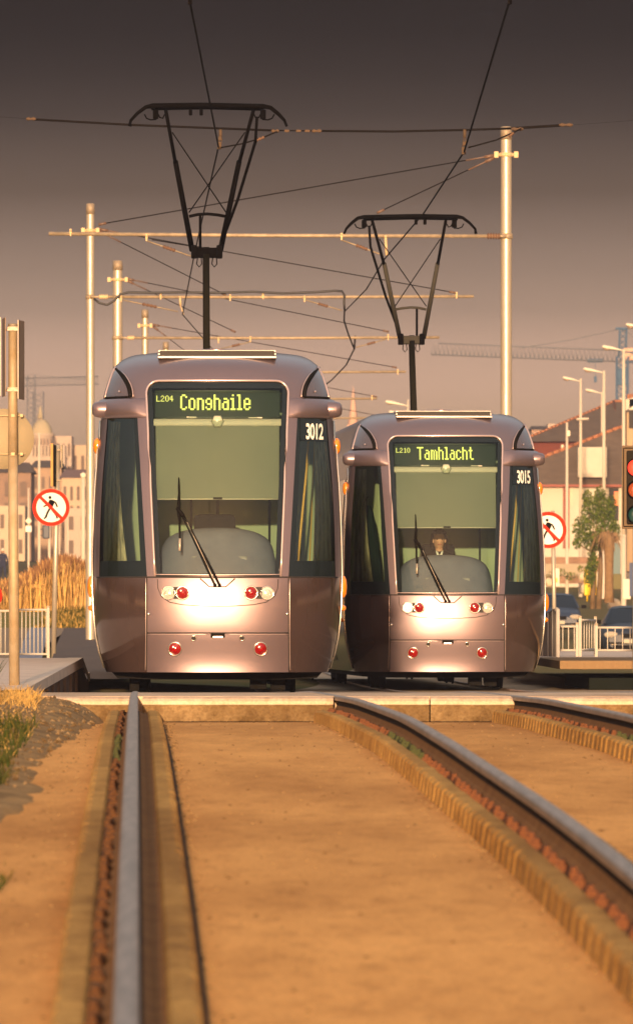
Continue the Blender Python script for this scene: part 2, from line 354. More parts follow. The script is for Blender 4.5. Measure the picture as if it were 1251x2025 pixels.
for i in range(1500):
    y = random.uniform(46, 73.7); t = random.uniform(-1.25, -.50+(y-50)/24*.24 if y > 50 else -.5); x = tx(t, y); r = random.uniform(.005, .019); z = heap(x, y)
    vs = [(x+r*random.uniform(.6, 1.2)*a, y+r*b, z+r*random.uniform(.6, 1.1)*c) for a, b, c in ((1, 0, 0), (-1, 0, 0), (0, 1, 0), (0, -1, 0), (0, 0, 1), (0, 0, -1))]
    mb.add(vs, [(0, 2, 4), (2, 1, 4), (1, 3, 4), (3, 0, 4), (2, 0, 5), (1, 2, 5), (3, 1, 5), (0, 3, 5)], random.randrange(3))
tag(mb.build('gravel', [mat('peb1', (.19, .12, .055), .9), mat('peb2', (.13, .08, .035), .9), mat('peb3', (.28, .185, .095), .9)]), 'loose stones and clods on the earth heap', kind='stuff')
# debris scattered on the slab
mb = MB()
for i in range(1500):
    y = random.uniform(24, 73.6)**1.0; t = random.choice((random.uniform(.2, 1.28), random.uniform(1.65, 2.6), random.uniform(-.45, -.18), random.gauss(1.26, .03), random.gauss(.2, .02))); x = tx(t, y); r = random.uniform(.003, .010); z = zr(y)-.195
    mb.add([(x-r, y, z+.001), (x+r, y-r, z+.001), (x, y+r*1.5, z+.001), (x, y, z+r*.9)], [(0, 1, 3), (1, 2, 3), (2, 0, 3)], random.randrange(2))
tag(mb.build('debris', [mat('deb1', (.12, .07, .03), .9), mat('deb2', (.26, .16, .07), .9)]), 'specks of grit and leaf scattered on the concrete track slab', kind='stuff')
mb = MB(); rows=[]
seam_m = mat('joint_dark', (.055, .035, .022), .9)
for i in range(150):                                  # crumbled joint beside the left rail plinth
    y = 8+i*.44; w = .012+.007*mnoise.noise(Vector((y*2.3, 0, 9)))
    rows.append([(tx(.170, y), y, zr(y)-.190), (tx(.170+w, y), y, zr(y)-.190)])
mb.grid(rows, 0, False); tag(mb.build('joint_strip', seam_m), 'dark crumbling joint strip beside the plinth of the polished rail', kind='structure')
mb = MB()                                             # wavy dark joint where slab meets kerb
for a, b in ((.2, 1.3), (1.66, 2.6)):
    rows = []
    for i in range(60):
        x = tx(lerp(a, b, i/59), 73.8); w = .25+.16*mnoise.noise(Vector((x*6, 0, 0)))
        rows.append([(x, 73.9, zr(73.9)-.189), (x, 73.9-w, zr(73.9-w)-.190)])
    mb.grid(rows, 0, False)
tag(mb.build('dirt', seam_m), 'dark dirt line gathered at the foot of the kerb', kind='structure')
# ---------------------------------------------------------------- tram
wf = table([(.2, 1.11), (.3, 1.15), (.45, 1.19), (.6, 1.215), (.9, 1.24), (1.12, 1.245), (1.5, 1.24), (2, 1.22), (2.5, 1.18), (2.7, 1.165), (2.9, 1.145), (3.05, 1.105), (3.15, 1.07), (3.22, 1.03), (3.28, .965), (3.32, .90), (3.345, .84), (3.36, .77)])
y0f = table([(.2, .075), (.24, .0745), (.3, .07), (.45, .042), (.6, .012), (.8, 0), (1.0, .006), (1.12, .02), (1.5, .09), (2, .20), (2.5, .34), (2.9, .49), (3.06, .57), (3.15, .64), (3.22, .72), (3.28, .84), (3.32, 1.0), (3.345, 1.2), (3.36, 1.45)])
def fy(x, z):
    r = min(abs(x)/wf(z), 1.0)
    return y0f(z)+.85*(1-math.sqrt(max(0, 1-r**2.6)))
ZT, ZC, RC, ZB, ZW = 3.06, 2.93, .13, 1.135, 2.70
def xs(z):
    if z < ZB: return .60
    if z > ZT: return xs(ZT)
    base = lerp(.625, .715, (z-ZB)/(ZT-ZB))
    if z > ZC: base = base-RC+math.sqrt(max(0, RC*RC-(z-ZC)**2))
    return base
def xp(z):
    if z < ZB: return .705
    if z < ZT: return lerp(.705, .80, (z-ZB)/(ZW-ZB)) if z < ZW else .80
    return max(.60*.9, min(.8, wf(z)*.80))
def surf(x, z, off=0.0):       # point on the front surface, moved outwards by off
    e = .01; y = fy(x, z)
    dx = (fy(x+e, z)-fy(x-e, z))/(2*e) if abs(x)+e < wf(z) else 3*(1 if x > 0 else -1)
    dz = (fy(x, z+e)-fy(x, z-e))/(2*e)
    n = Vector((dx, -1, dz)).normalized()
    return Vector((x, y, z))+n*off
def patch(mb, zs, xl, xr, nx, off, m=0, mf=None, ease=False):
    rows = []
    for z in zs:
        a, b = xl(z), xr(z)
        rows.append([surf(lerp(a, b, j/nx), z, off) for j in range(nx+1)])
    mb.grid(rows, m, True, mf)
def disc(mb, x, z, r, off, m, n=20, dome=.02):
    rings = []
    for k, rr in enumerate((1, .85, .55, .25, .01)):
        rings.append([surf(x+r*rr*math.cos(2*math.pi*i/n), z+r*rr*math.sin(2*math.pi*i/n), off+dome*(1-rr*rr)) for i in range(n)])
    mb.grid(rings, m, True, closed=True)
def ring(mb, x, z, r, rt, off, m, n=20):
    pts = [surf(x+r*math.cos(2*math.pi*i/n), z+r*math.sin(2*math.pi*i/n), off) for i in range(n+1)]
    mb.tube(pts, rt, 6, m, caps=False)
def line(mb, pts, r, m, off=.002, dens=.05):
    out = []
    for (x0, z0), (x1, z1) in zip(pts[:-1], pts[1:]):
        n = max(1, int(math.hypot(x1-x0, z1-z0)/dens))
        for i in range(n): out.append(surf(lerp(x0, x1, i/n), lerp(z0, z1, i/n), off))
    out.append(surf(pts[-1][0], pts[-1][1], off)); mb.tube(out, r, 6, m)
GLY = {'C': "0110 1001 1000 1000 1000 1000 1000 1001 0110", 'o': "0000 0000 0110 1001 1001 1001 1001 1001 0110", 'n': "0000 0000 1110 1001 1001 1001 1001 1001 1001",
 'g': "0000 0000 0110 1001 1001 0111 0001 1001 0110", 'h': "1000 1000 1110 1001 1001 1001 1001 1001 1001", 'a': "0000 0000 0110 0001 0111 1001 1001 1001 0111",
 'i': "010 000 110 010 010 010 010 010 111", 'l': "110 010 010 010 010 010 010 010 111", 'e': "0000 0000 0110 1001 1001 1111 1000 1001 0110",
 'T': "11111 00100 00100 00100 00100 00100 00100 00100 00100", 'm': "00000 00000 11010 10101 10101 10101 10101 10101 10101", 'c': "0000 0000 0110 1001 1000 1000 1000 1001 0110",
 't': "0100 0100 1110 0100 0100 0100 0100 0100 0011", 'L': "1000 1000 1000 1000 1000 1000 1111", '2': "0110 1001 0001 0010 0100 1000 1111", '0': "0110 1001 1001 1001 1001 1001 0110",
 '4': "0010 0110 1010 1010 1111 0010 0010", '1': "0010 0110 0010 0010 0010 0010 0111"}
def led_text(mb, txt, x, z, ph, total, yfun):
    cols = []
    for ch in txt:
        g = GLY[ch].split(); w = len(g[0]); cols.append((g, w))
    n = sum(w for g, w in cols)+len(cols)-1; pw = total/n; cx = x
    for g, w in cols:
        for r, row in enumerate(g):
            for k, c in enumerate(row):
                if c == '1':
                    zz = z-(r+.5)*ph; xx = cx+(k+.5)*pw
                    mb.box((xx, yfun(zz, xx)-.004, zz), (pw*1.12, .004, ph*.96))
        cx += (w+1)*pw
def make_tram(label, loc, rz, dest, code, num, lit_left, pant):
    T = thing('tram', label, 'tram', loc, rz, 'trams waiting side by side at the stop')
    T.scale = (.992, 1, 1.012)
    # ---- shell
    zrows = [.2, .25, .32, .4, .5, .585, .68, .78, .88, .98, 1.06, 1.12, ZB]+[lerp(ZB, ZW, i/10) for i in range(1, 11)]+[2.78, 2.86, ZC, 2.975, 3.01, 3.035, 3.052, ZT, 3.10, 3.15, 3.19, 3.22, 3.25, 3.28, 3.30, 3.32, 3.335, 3.345, 3.36]
    LEN = 29.0; rows = []; NC = None
    for z in zrows:
        w = wf(z); a, b = xs(z), xp(z); c = max(b+.02, w-.065)
        half = [lerp(0, a-.055, i/6) for i in range(6)]+[a-.055]+[lerp(a, b, i/3) for i in range(3)]
        half += [lerp(b, c, i/8) for i in range(8)]+[c+(w-c)*(1-(1-i/8)**2.5) for i in range(9)]
        kin, kpil, kch = 6, 7, 10        # index where border, pillar, cheek start
        pts = [Vector((x, fy(x, z), z)) for x in half]
        pts += [Vector((w, y, z)) for y in (fy(w, z)+.35, 6, 14, 22, LEN)]
        n = len(pts); full = [Vector((-p.x, p.y, p.z)) for p in reversed(pts[1:])]+pts
        rows.append(full); NC = n
    def mf(i, j):
        zc = (zrows[i]+zrows[i+1])/2
        k = j-(NC-1) if j >= NC-1 else (NC-2-j)
        if ZB < zc < ZT and k < kpil: return None
        if ZB < zc < ZW and kch <= k < kch+8: return None
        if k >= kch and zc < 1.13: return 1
        if k >= NC-5 and .25 < zc < 1.0: return 0
        return 0
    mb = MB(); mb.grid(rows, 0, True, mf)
    last = rows[-1]; cap = []; n = len(last)
    for k in range(5):
        s = 1-k/4*.999; cap.append([Vector((p.x*s, p.y, p.z+.04*(1-s*s))) for p in last])
    mb.grid(cap, 0, True)
    back = [r[-1] for r in rows]+[r[0] for r in reversed(rows)]; mb.add(back, [tuple(range(len(back)))], 0)
    # panel joints and badges of the nose, part of the body
    for s in (-1, 1):
        line(mb, [(s*.705, 1.12), (s*.705, .585), (s*.71, .22)], .006, 2)
        line(mb, [(s*.715, 1.12), (s*.715, .585), (s*.72, .22)], .004, 3)
    line(mb, [(-1.2, 1.13), (-.7, 1.13), (0, 1.125), (.7, 1.13), (1.2, 1.13)], .007, 2)
    line(mb, [(-.62, 1.155), (0, 1.15), (.62, 1.155)], .006, 3, .004)
    line(mb, [(-.70, .585), (.70, .585)], .006, 2); line(mb, [(-.70, .572), (-.08, .572)], .0035, 3); line(mb, [(.08, .572), (.70, .572)], .0035, 3)
    line(mb, [(-.60, 1.11), (-.595, 1.02), (-.56, .94), (-.48, .885), (-.35, .86), (-.15, .847), (0, .845), (.15, .847), (.35, .86), (.48, .885), (.56, .94), (.595, 1.02), (.60, 1.11)], .004, 2)
    line(mb, [(-.175, 1.115), (-.085, 1.035), (.08, 1.035), (.17, 1.115)], .006, 2)
    body = mb.build('body', [paint, paint_shade, seam, paint_rim], T)
    # coupler notch, small fittings
    mb = MB(); q = surf(0, .56); mb.rbox((0, q.y, .562), (.14, .02, .045), .006); mb.rbox((0, q.y-.003, .545), (.10, .02, .02), .004, 1)
    mb.build('coupler_cover', [blk, paint_rim], T)
    for s in (-1, 1):
        mb = MB(); disc(mb, s*.24, .535, .022, .004, 0, 12, .01); ring(mb, s*.24, .535, .024, .005, .003, 1, 12); mb.build('jack_point', [seam, chrome], T)
        mb = MB(); disc(mb, s*.69, .77, .014, .004, 0, 10, .008); mb.build('side_stud', [chrome], T)
    # brow over the cheek windows with rounded camera pod
    for s in (-1, 1):
        mb = MB(); zz = [2.695, 2.70, 2.74, 2.80, 2.86, 2.885, 2.89]; offs = [.0, .03, .055, .06, .05, .02, 0]
        R = []
        for z, o_ in zip(zz, offs):
            w = wf(z); R.append([surf(s*lerp(.70, w-.01, j/12), z, o_*min(1, j/3+.02)) for j in range(13)])
        mb.grid(R, 0, True)
        cx = s*1.12; cy = fy(1.10, 2.78)-.02
        prof = [(.0, -.17), (.05, -.165), (.078, -.13), (.083, 0), (.080, .07), (.070, .11), (.045, .132), (.0, .136)]
        mb.lathe((cx, cy, 2.785), [(r, s*h) for r, h in prof], 'X', 18)
        pod = mb.build('camera_pod', [paint], T)
        # quarter lamp above
        mb = MB(); N = 12
        zz = [lerp(2.90, 3.205, i/N) for i in range(N+1)]
        def xi(z): t = (z-2.90)/.305; return .865+.17*t**2.2
        def xo(z): return wf(z)-.035
        mb.grid([[surf(s*lerp(xi(z), max(xo(z), xi(z)+.002), j/8), z, .012) for j in range(9)] for z in zz], 0, True)
        mb.tube([surf(s*xi(z), z, .012) for z in zz], [.022]*5+[.024]*4+[.020, .016, .010, .004], 8, 1)
        mb.tube([surf(s*(xi(z)-.028), z, .010) for z in zz[:11]], .006, 6, 2)
        mb.tube([surf(s*(xo(z)+.004), z, .012) for z in zz], .012, 6, 2)
        mb.tube([surf(s*lerp(.865, xo(2.9), j/8), 2.90, .012) for j in range(9)], .010, 6, 1)
        disc(mb, s*(.97), 2.955, .010, .02, 2, 8, .006)
        mb.build('quarter_lamp', [mat('lamp_cover', (.10, .075, .085), .1, .2, coat=1), blk, paint_rim], T)
    # windscreen
    mb = MB(); zz = [ZB, ZB+.03]+[lerp(ZB+.03, 2.99, i/14) for i in range(1, 15)]+[3.01, 3.035, 3.052, ZT]
    R = []
    for z in zz:
        a = xs(z)+.004; inn = min(a-.002, lerp(.625, .715, (z-ZB)/(ZT-ZB))-.055)
        R.append([surf(v, z, -.006) for v in [-a, -inn]+[lerp(-inn, inn, i/12) for i in range(1, 12)]+[inn, a]])
    def wm(i, j): return 1 if (j == 0 or j == len(R[0])-2 or i >= 15 or i == 0) else 0
    mb.grid(R, 0, True, wm); ws = mb.build('windscreen', [glassW, blackgl], T)
    zl = [lerp(ZB, ZC, i/10) for i in range(11)]+[2.955, 2.98, 3.005, 3.03, 3.045, 3.055, ZT]
    loop = [surf(-xs(z), z, .004) for z in zl]+[surf(lerp(-xs(ZT), xs(ZT), j/10), ZT, .004) for j in range(1, 10)]+[surf(xs(z), z, .004) for z in reversed(zl)]
    mb = MB(); mb.tube(loop, .012, 8, 0); mb.build('windscreen_trim', [paint_rim], T)
    for s in (-1, 1):
        mb = MB(); zz = [lerp(ZB, ZW, i/10) for i in range(11)]
        def r_(z): w = wf(z); a = xp(z); c = w-.065; return [surf(s*lerp(a, c, i/8), z, -.006) for i in range(9)]
        def sm(i, j): return 1 if (i == 0 or j == 0) else (0)
        mb.grid([r_(z) for z in zz], 0, True, sm); mb.build('side_window', [glassS, blackgl], T)
        # bright door-edge strips with amber markers
        mb = MB()
        for dx, rr, m_ in ((.022, .011, 0), (.045, .008, 1)):
            pts = [Vector((s*(wf(z)-dx*.2+(.012 if m_ == 0 else .0)), fy(wf(z), z)-dx*4+.08, z)) for z in [lerp(.24, 2.68, i/16) for i in range(17)]]
            mb.tube(pts, rr, 6, m_)
        mb.build('edge_trim', [chrome, seam], T)
        for z, h in ((2.43, .08), (1.04, .11), (.83, .03)):
            mb = MB(); w = wf(z)+.016; yy = fy(w, z)+.04
            mb.lathe((s*w, yy, z), [(.0, -h), (.022, -h*.92), (.038, -h*.6), (.044, 0), (.038, h*.6), (.022, h*.92), (0, h)], 'Z', 12, 0, 1, 1.1); mb.build('marker_light', [amber_l], T)
        # body side glazing and doors, seen from the side of the track
        for k in range(6):
            ya = 1.9+k*4.5; mb = MB(); rws = []
            for z in [lerp(1.15, 2.55, i/6) for i in range(7)]: rws.append([(s*(wf(z)+.006), ya, z), (s*(wf(z)+.006), ya+2.7, z)])
            mb.grid(rws, 0, True); mb.build('body_window', [glassD], T)
            mb = MB(); rws = []
            for z in [lerp(.32, 2.6, i/8) for i in range(9)]: rws.append([(s*(wf(z)+.008), ya+2.95, z), (s*(wf(z)+.008), ya+4.25, z)])
            mb.grid(rws, 0, True, lambda i, j: 1 if i > 2 else 0)
            mb.build('door', [paint, glassD], T)
    # lamps
    for s in (-1, 1):
        mb = MB(); disc(mb, s*.49, .975, .062, .004, 0); ring(mb, s*.49, .975, .064, .007, .006, 1); 
        mb.tube([surf(s*.49+.03*math.cos(t), .975+.03*math.sin(t), .02) for t in [i*math.pi/6 for i in range(13)]], .003, 5, 1)
        for x_ in (s*.41,): mb.box(surf(x_, .975, .002), (.06, .01, .118), 2)
        mb.build('headlight', [warm_l if (lit_left and s < 0) else clear_l, chrome, seam], T)
        for x_, z_, nm in ((.35 if s < 0 else .33, .975, 'tail_light'), (.425, .43, 'fog_light')):
            mb = MB(); disc(mb, s*x_, z_, .058, .006, 0, 20, .028); ring(mb, s*x_, z_, .064, .008, .006, 1)
            mb.tube([surf(s*x_+.03*math.cos(t), z_+.03*math.sin(t), .03) for t in [i*math.pi/6 for i in range(13)]], .002, 5, 2)
            disc(mb, s*x_-.015, z_+.02, .012, .032, 1, 8, .003)
            ring(mb, s*x_, z_, .045, .004, .016, 2)
            mb.build(nm, [red_l, chrome, mat('red_dark', (.2, .004, .004), .3)], T)
    # wiper pair
    mb = MB()
    for k, (x0, dx) in enumerate(((-.03, -.355), (.015, -.335))):
        pts = [surf(lerp(x0, dx, t), lerp(1.05, 1.73, t), .03+.02*math.sin(t*3.1)) for t in [i/8 for i in range(9)]]
        mb.tube(pts, [.013]*4+[.009]*5, 6, 0)
        mb.lathe(surf(x0, 1.05, .03), [(.0, -.02), (.018, -.018), (.018, .012), (0, .015)], 'Y', 10)
    mb.tube([surf(lerp(-.02, -.30, t), lerp(1.05, 1.66, t), .045) for t in [i/6 for i in range(7)]], .004, 5, 1)
    mb.build('wiper_arm', [blk, steelp], T)
    mb = MB(); mb.tube([surf(-.385+.012*t, lerp(2.10, 1.38, t), .02) for t in [i/8 for i in range(9)]], [.006]+[.012]*7+[.006], 6, 0, flat=1)
    mb.tube([surf(-.40, 1.80, .03), surf(-.34, 1.72, .035)], .02, 6); mb.tube([surf(-.372, 1.50, .03), surf(-.376, 1.38, .025)], .014, 6, 1)
    mb.tube([surf(-.37, 1.60, .035), surf(-.40, 1.78, .04), surf(-.385, 1.95, .03)], .006, 6)
    mb.build('wiper_blade', [blk, steelp], T)
    # roof slats
    mb = MB()
    for k in range(3):
        z = 3.30+.033*k; y = .90+.13*k
        mb.rbox((0, y+.25, z), (1.19-.004*k, .55, .021), .006)
    mb.rbox((0, 1.2, 3.325), (1.15, .5, .08), .006, 1)
    mb.build('roof_slats', [cream, seam], T)
    # running gear
    mb = MB()
    mb.prism([(-1.08, .225), (-1.0, .14), (-.62, .125), (.62, .125), (1.0, .14), (1.08, .225), (1.02, .26), (-1.02, .26)], .95, 28.5)
    mb.build('underframe', [blk], T)
    for (yb) in (2.4, 14, 25.5):
        mb = MB()
        for s in (-1, 1): mb.rbox((s*.60, yb+.8, .20), (.13, 2.2, .16), .02)
        mb.rbox((-.02, yb+.2, .17), (.9, .3, .10), .02)
        mb.build('bogie', [blk], T)
        for dy in (0, 1.6):
            for s in (-1, 1):
                mb = MB(); mb.lathe((s*.735, yb+dy, .30), [(0, -.07), (.26, -.07), (.295, -.06), (.30, .04), (.32, .045), (.32, .07), (0, .07)], 'X', 24); mb.build('wheel', [blk], T)
    mb = MB(); mb.rbox((.42, 1.6, .12), (.17, .1, .19), .01); mb.rbox((.62, 1.7, .10), (.15, .1, .17), .01); mb.rbox((-.83, 1.65, .10), (.10, .1, .20), .01); mb.build('lifeguard', [blk], T)
    # ---- cab
    mb = MB()
    for x0, x1, z0, z1, m_ in ((-1.05, 1.05, .95, 3.0, 0),): mb.box((0, 2.9, 1.97), (2.2, .04, 2.06), m_)
    mb.box((.25, 2.86, 1.85), (.8, .03, .9), 1); mb.box((-.48, 2.86, 1.85), (.42, .03, .9), 1); mb.box((.02, 2.85, 1.9), (.03, .04, 1.6), 2); mb.box((.55, 2.85, 1.9), (.025, .04, 1.6), 2); mb.box((-.25, 2.85, 1.9), (.02, .04, 1.6), 2)
    mb.box((-.75, 2.85, 1.97), (.03, .04, 2.0), 1); mb.box((.80, 2.85, 1.97), (.03, .04, 2.0), 1)
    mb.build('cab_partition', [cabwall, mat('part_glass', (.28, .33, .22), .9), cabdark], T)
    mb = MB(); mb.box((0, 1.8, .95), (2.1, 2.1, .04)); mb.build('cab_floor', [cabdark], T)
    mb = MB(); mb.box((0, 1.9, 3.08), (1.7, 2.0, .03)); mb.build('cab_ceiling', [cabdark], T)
    mb = MB(); R = []
    for i in range(9):
        v = i/8; R.append([(math.sin(u*math.pi/2)*(.60-.08*v*v), .30+.45*v+.25*u*u, 1.02+.60*math.sin(v*math.pi/2)*(1-.30*abs(u)**2.2)) for u in [lerp(-1, 1, j/20) for j in range(21)]])
    R.append([(x*.95, 1.15, z-.06) for x, y, z in R[-1]]); R.append([(x, 1.3, 1.0) for x, y, z in R[-1]])
    mb.grid(R, 0, True); mb.rbox((.02, .50, 1.28), (.56, .06, .12), .02, 1)
    mb.build('dashboard', [dash, mat('dash_pod', (.22, .21, .23), .5)], T)
    mb = MB(); mb.rbox((-.02, 1.55, 1.56), (.42, .10, .40), .05); mb.rbox((-.02, 1.75, 1.25), (.46, .46, .10), .04); mb.tube([(-.02, 1.75, .96), (-.02, 1.75, 1.2)], .05); 
    if not lit_left: mb.build('driver_seat', [seatm], T)
    else:
        mb = MB(); mb.rbox((-.02, 2.02, 1.48), (.42, .10, .56), .05); mb.rbox((-.02, 1.78, 1.16), (.46, .5, .10), .04); mb.tube([(-.02, 1.78, .96), (-.02, 1.78, 1.14)], .05); mb.build('driver_seat', [seatm], T)
    ZBL = 1.905 if not lit_left else 1.955
    mb = MB(); mb.grid([[surf(lerp(-.635, .635, j/6)*(1-.02*(2.64-z)), z, -.05) for j in range(7)] for z in (2.64, 2.45, 2.25, 2.05, ZBL)], 0, True)
    mb.tube([surf(lerp(-.63, .63, j/6), ZBL, -.05) for j in range(7)], .007, 6, 1); mb.box(surf(0, ZBL+.005, -.035), (.09, .012, .02), 2)
    mb.build('sun_blind', [blind, blindbar, cabdark], T)
    mb = MB()
    R = [[surf(lerp(-.648, .648, j/8), z, o_) for j in range(9)] for z, o_ in ((2.63, -.045), (2.635, -.03), (2.695, -.03), (2.70, -.045))]
    mb.grid(R, 0, True); mb.lathe(surf(0, 2.665, -.02), [(0, -.012), (.05, -.01), (.066, 0), (.0, .01)], 'Y', 6, 1); mb.rbox(surf(-.26, 2.705, -.02), (.1, .02, .016), .003); mb.rbox(surf(.38, 2.702, -.02), (.14, .02, .012), .003); mb.build('blind_housing', [blindbar, mat('hex_lamp', (.42, .42, .30), .3)], T)
    # side curtains / yellow grab pole in the cab
    for s in (-1, 1):
        mb = MB(); R = []
        for i in range(10):
            v = i/9; z = lerp(2.66, 1.16, v)
            row = []
            for j in range(25):
                u = j/24; wid = lerp(.10, .26, v**1.5) if s < 0 else lerp(.10, .20, v)
                x = wf(z)-.10-wid*u; row.append((s*x, fy(x, z)+.10+.018*math.sin(u*26+v*2), z))
            R.append(row)
        mb.grid(R, 0, True); mb.build('side_curtain', [curtain], T)
    mb = MB(); mb.tube([(.93, 1.1, 2.62), (.90, 1.05, 2.2), (.84, .98, 1.6), (.80, .95, 1.16)], .013, 8); mb.tube([(.99, 1.3, 2.6), (.93, 1.25, 1.2)], .007, 8); mb.build('grab_pole', [yellowp], T)
    # display
    def dy_(z): return surf(0, z, -.05).y
    mb = MB(); mb.grid([[surf(lerp(-.645, .645, j/6), z, -.055) for j in range(7)] for z in (2.71, 2.80, 2.90, 2.985)], 0, True)
    for z in (2.715, 2.98): mb.tube([surf(lerp(-.64, .64, j/6), z, -.045) for j in range(7)], .008, 6, 1)
    D = mb.build('destination_display', [dispbg, mat('disp_edge', (.05, .065, .045), .4)], T)
    def yf(z, x=0): return surf(x, z, -.052).y-.006
    mb = MB()
    if dest == 'Conghaile': led_text(mb, dest, -.37, 2.925, .0172, .70, yf)
    else: led_text(mb, dest, -.355, 2.925, .0172, .70, yf)
    mb.build('destination_lettering', [led], D)
    mb = MB(); led_text(mb, code, -.61, 2.915, .0085, .17, yf); mb.build('route_lettering', [leddim], D)
    # fleet number
    cu = bpy.data.curves.new('fleet_number', 'FONT'); cu.body = num; cu.size = .24; cu.offset = .005; cu.space_character = .92
    o = bpy.data.objects.new('tmp', cu); C.objects.link(o); bpy.context.view_layer.update()
    me = bpy.data.meshes.new_from_object(o.evaluated_get(bpy.context.evaluated_depsgraph_get())); bpy.data.objects.remove(o)
    W_ = max(v.co.x for v in me.vertices)-min(v.co.x for v in me.vertices); x0 = min(v.co.x for v in me.vertices)
    bm = bmesh.new(); bm.from_mesh(me); bmesh.ops.triangulate(bm, faces=bm.faces)
    bmesh.ops.subdivide_edges(bm, edges=bm.edges, cuts=1)
    for v in bm.verts:
        x = .885+(v.co.x-x0)/W_*.175; z = 2.49+v.co.y*.9; p = surf(x, z, .004); v.co = p
    bm.to_mesh(me); bm.free(); me.materials.clear(); me.materials.append(mat('white_letter', (.9, .88, .8), .5))
    o = bpy.data.objects.new('fleet_number', me); C.objects.link(o); o.parent = T
    mb = MB(); mb.grid([[surf(lerp(.83, wf(z)-.075, j/6), z, .0) for j in range(7)] for z in (2.47, 2.55, 2.62, 2.69)], 0, True); mb.build('number_plate_panel', [blackgl], T)
    # ---- pantograph (points given in the picture of the left tram, at its own depth)
    hx, hy, sc, Yh, mir = pant
    G = bpy.data.objects.new('pantograph', None); C.objects.link(G); G.parent = T
    Minv = Matrix.LocRotScale(Vector(loc), T.rotation_euler, T.scale).inverted()
    def Q(px, py, dY=0):
        dx = (px-411)*sc*mir; return Minv @ P(hx+dx, hy+(py-210)*sc, Yh+dY)
    k = Yh/F/sc if False else sc
    mp = [panto, pantog]
    u = Yh/F*sc                          # metres per left-picture pixel
    mb = MB()
    mb.tube([Q(257, 250), Q(259, 238), Q(272, 224), Q(288, 212), Q(302, 209), Q(400, 208), Q(520, 210), Q(535, 213), Q(550, 225), Q(562, 238), Q(567, 250)], [4*u*1.0, 3.2*u, 3.6*u, 4*u, 5*u, 5.5*u, 5*u, 4.4*u, 4*u, 3.2*u, 2.8*u], 8, 0)
    mb.tube([Q(300, 214, .35), Q(410, 212, .35), Q(522, 215, .35)], 4.5*u, 8, 0)
    for x in (303, 517): mb.box(Q(x, 212, .18), (9*u, .42, 5*u), 0)
    for x in (377, 398): mb.rbox(Q(x, 222, .1), (7*u, .1, 12*u), .01, 0)
    mb.build('collector_head', mp, G)
    for x, s in ((308, -1), (520, 1)):
        mb = MB(); mb.rbox(Q(x, 226, .18), (11*u, .12, 18*u), .01, 0)
        mb.tube([Q(x-s*2, 236, .18), Q(x+s*10, 237, .18), Q(x+s*18, 234, .18), Q(x+s*22, 226, .18)], 1.4*u, 6, 0)
        mb.tube([Q(x-s*3, 222, .2), Q(x-s*8, 232, .2), Q(x-s*14, 234, .2), Q(x-s*18, 226, .2)], 1.4*u, 6, 0)
        mb.build('horn_spring', mp, G)
    for a, b, c in (((328, 218), (347, 322), (380, 495)), ((501, 218), (473, 322), (436, 495))):
        mb = MB(); mb.tube([Q(*a, .2), Q(*b, .6)], 3.6*u, 8, 0); mb.tube([Q(b[0], b[1]-3, .6), Q(*c, 1.3)], [5.2*u, 5.6*u], 8, 1 if mir < 0 else 0); mb.build('upper_arm', mp, G)
    mb = MB(); mb.tube([Q(508, 232, .2), Q(505, 280, .4), Q(470, 395, .9), Q(442, 470, 1.2)], 3*u, 8, 0); mb.build('guide_rod', mp, G)
    for a, b in (((341, 262), (447, 420)), ((484, 262), (374, 420))):
        mb = MB(); mb.tube([Q(*a, .35), Q(*b, 1.0)], 1.3*u, 6, 0); mb.build('cross_brace', mp, G)
    mb = MB(); mb.tube([Q(374, 428, 1.0), Q(392, 424, 1.0), Q(410, 423, 1.0), Q(430, 425, 1.0), Q(447, 428, 1.0)], 3.2*u, 8, 1 if mir < 0 else 0); mb.tube([Q(396, 425, 1.0), Q(396, 500, 1.3)], 3*u, 8, 0); mb.build('cross_tube', mp, G)
    mb = MB(); mb.rbox(Q(409, 500, 1.3), (58*u, .16, 20*u), .015, 1 if mir < 0 else 0); mb.rbox(Q(384, 498, 1.25), (12*u, .2, 26*u), .015, 0); mb.rbox(Q(434, 498, 1.25), (12*u, .2, 26*u), .015, 0)
    for x in (394, 424):
        mb.tube([Q(x-3, 508, 1.2), Q(x-5, 522, 1.2), Q(x, 528, 1.2), Q(x+5, 522, 1.2), Q(x+4, 508, 1.2)], 1.3*u, 6, 0)
    mb.build('knee_joint', mp, G)
    base = Vector((0, 0, 3.38)); kn = Q(408, 492, 1.3); base.x = kn.x; base.y = kn.y-.9
    mb = MB(); mb.tube([kn, base], [9*u*.98, 9.4*u*1.0], 4, 1); mb.tube([kn+Vector((-.03, .12, 0)), base+Vector((-.03, .3, 0))], 2*u, 6, 0); mb.build('lower_arm', [panto, mat('mast_olive', (.012, .011, .008), .9, spec=.03)], G)
    mb = MB(); mb.rbox((base.x, base.y, 3.40), (.7, .9, .07), .02); mb.build('roof_mount', [blk], G)
    return T
aL = math.atan(TR)
tramL = make_tram('mauve tram on the left showing Conghaile, fleet number 3012, with an empty cab', (P(431, 1370, 100).x, 99.9, 0.0), aL, 'Conghaile', 'L204', '3012', False, (411, 210, 1.0, 109.3, 1))
tramR = make_tram('mauve tram on the right showing Tamhlacht, fleet number 3015, with a driver at the controls', (P(884, 1352, 124).x, 123.6, -.10), aL+math.radians(1.2), 'Tamhlacht', 'L210', '3015', True, (811, 429, .84, 139, -1))
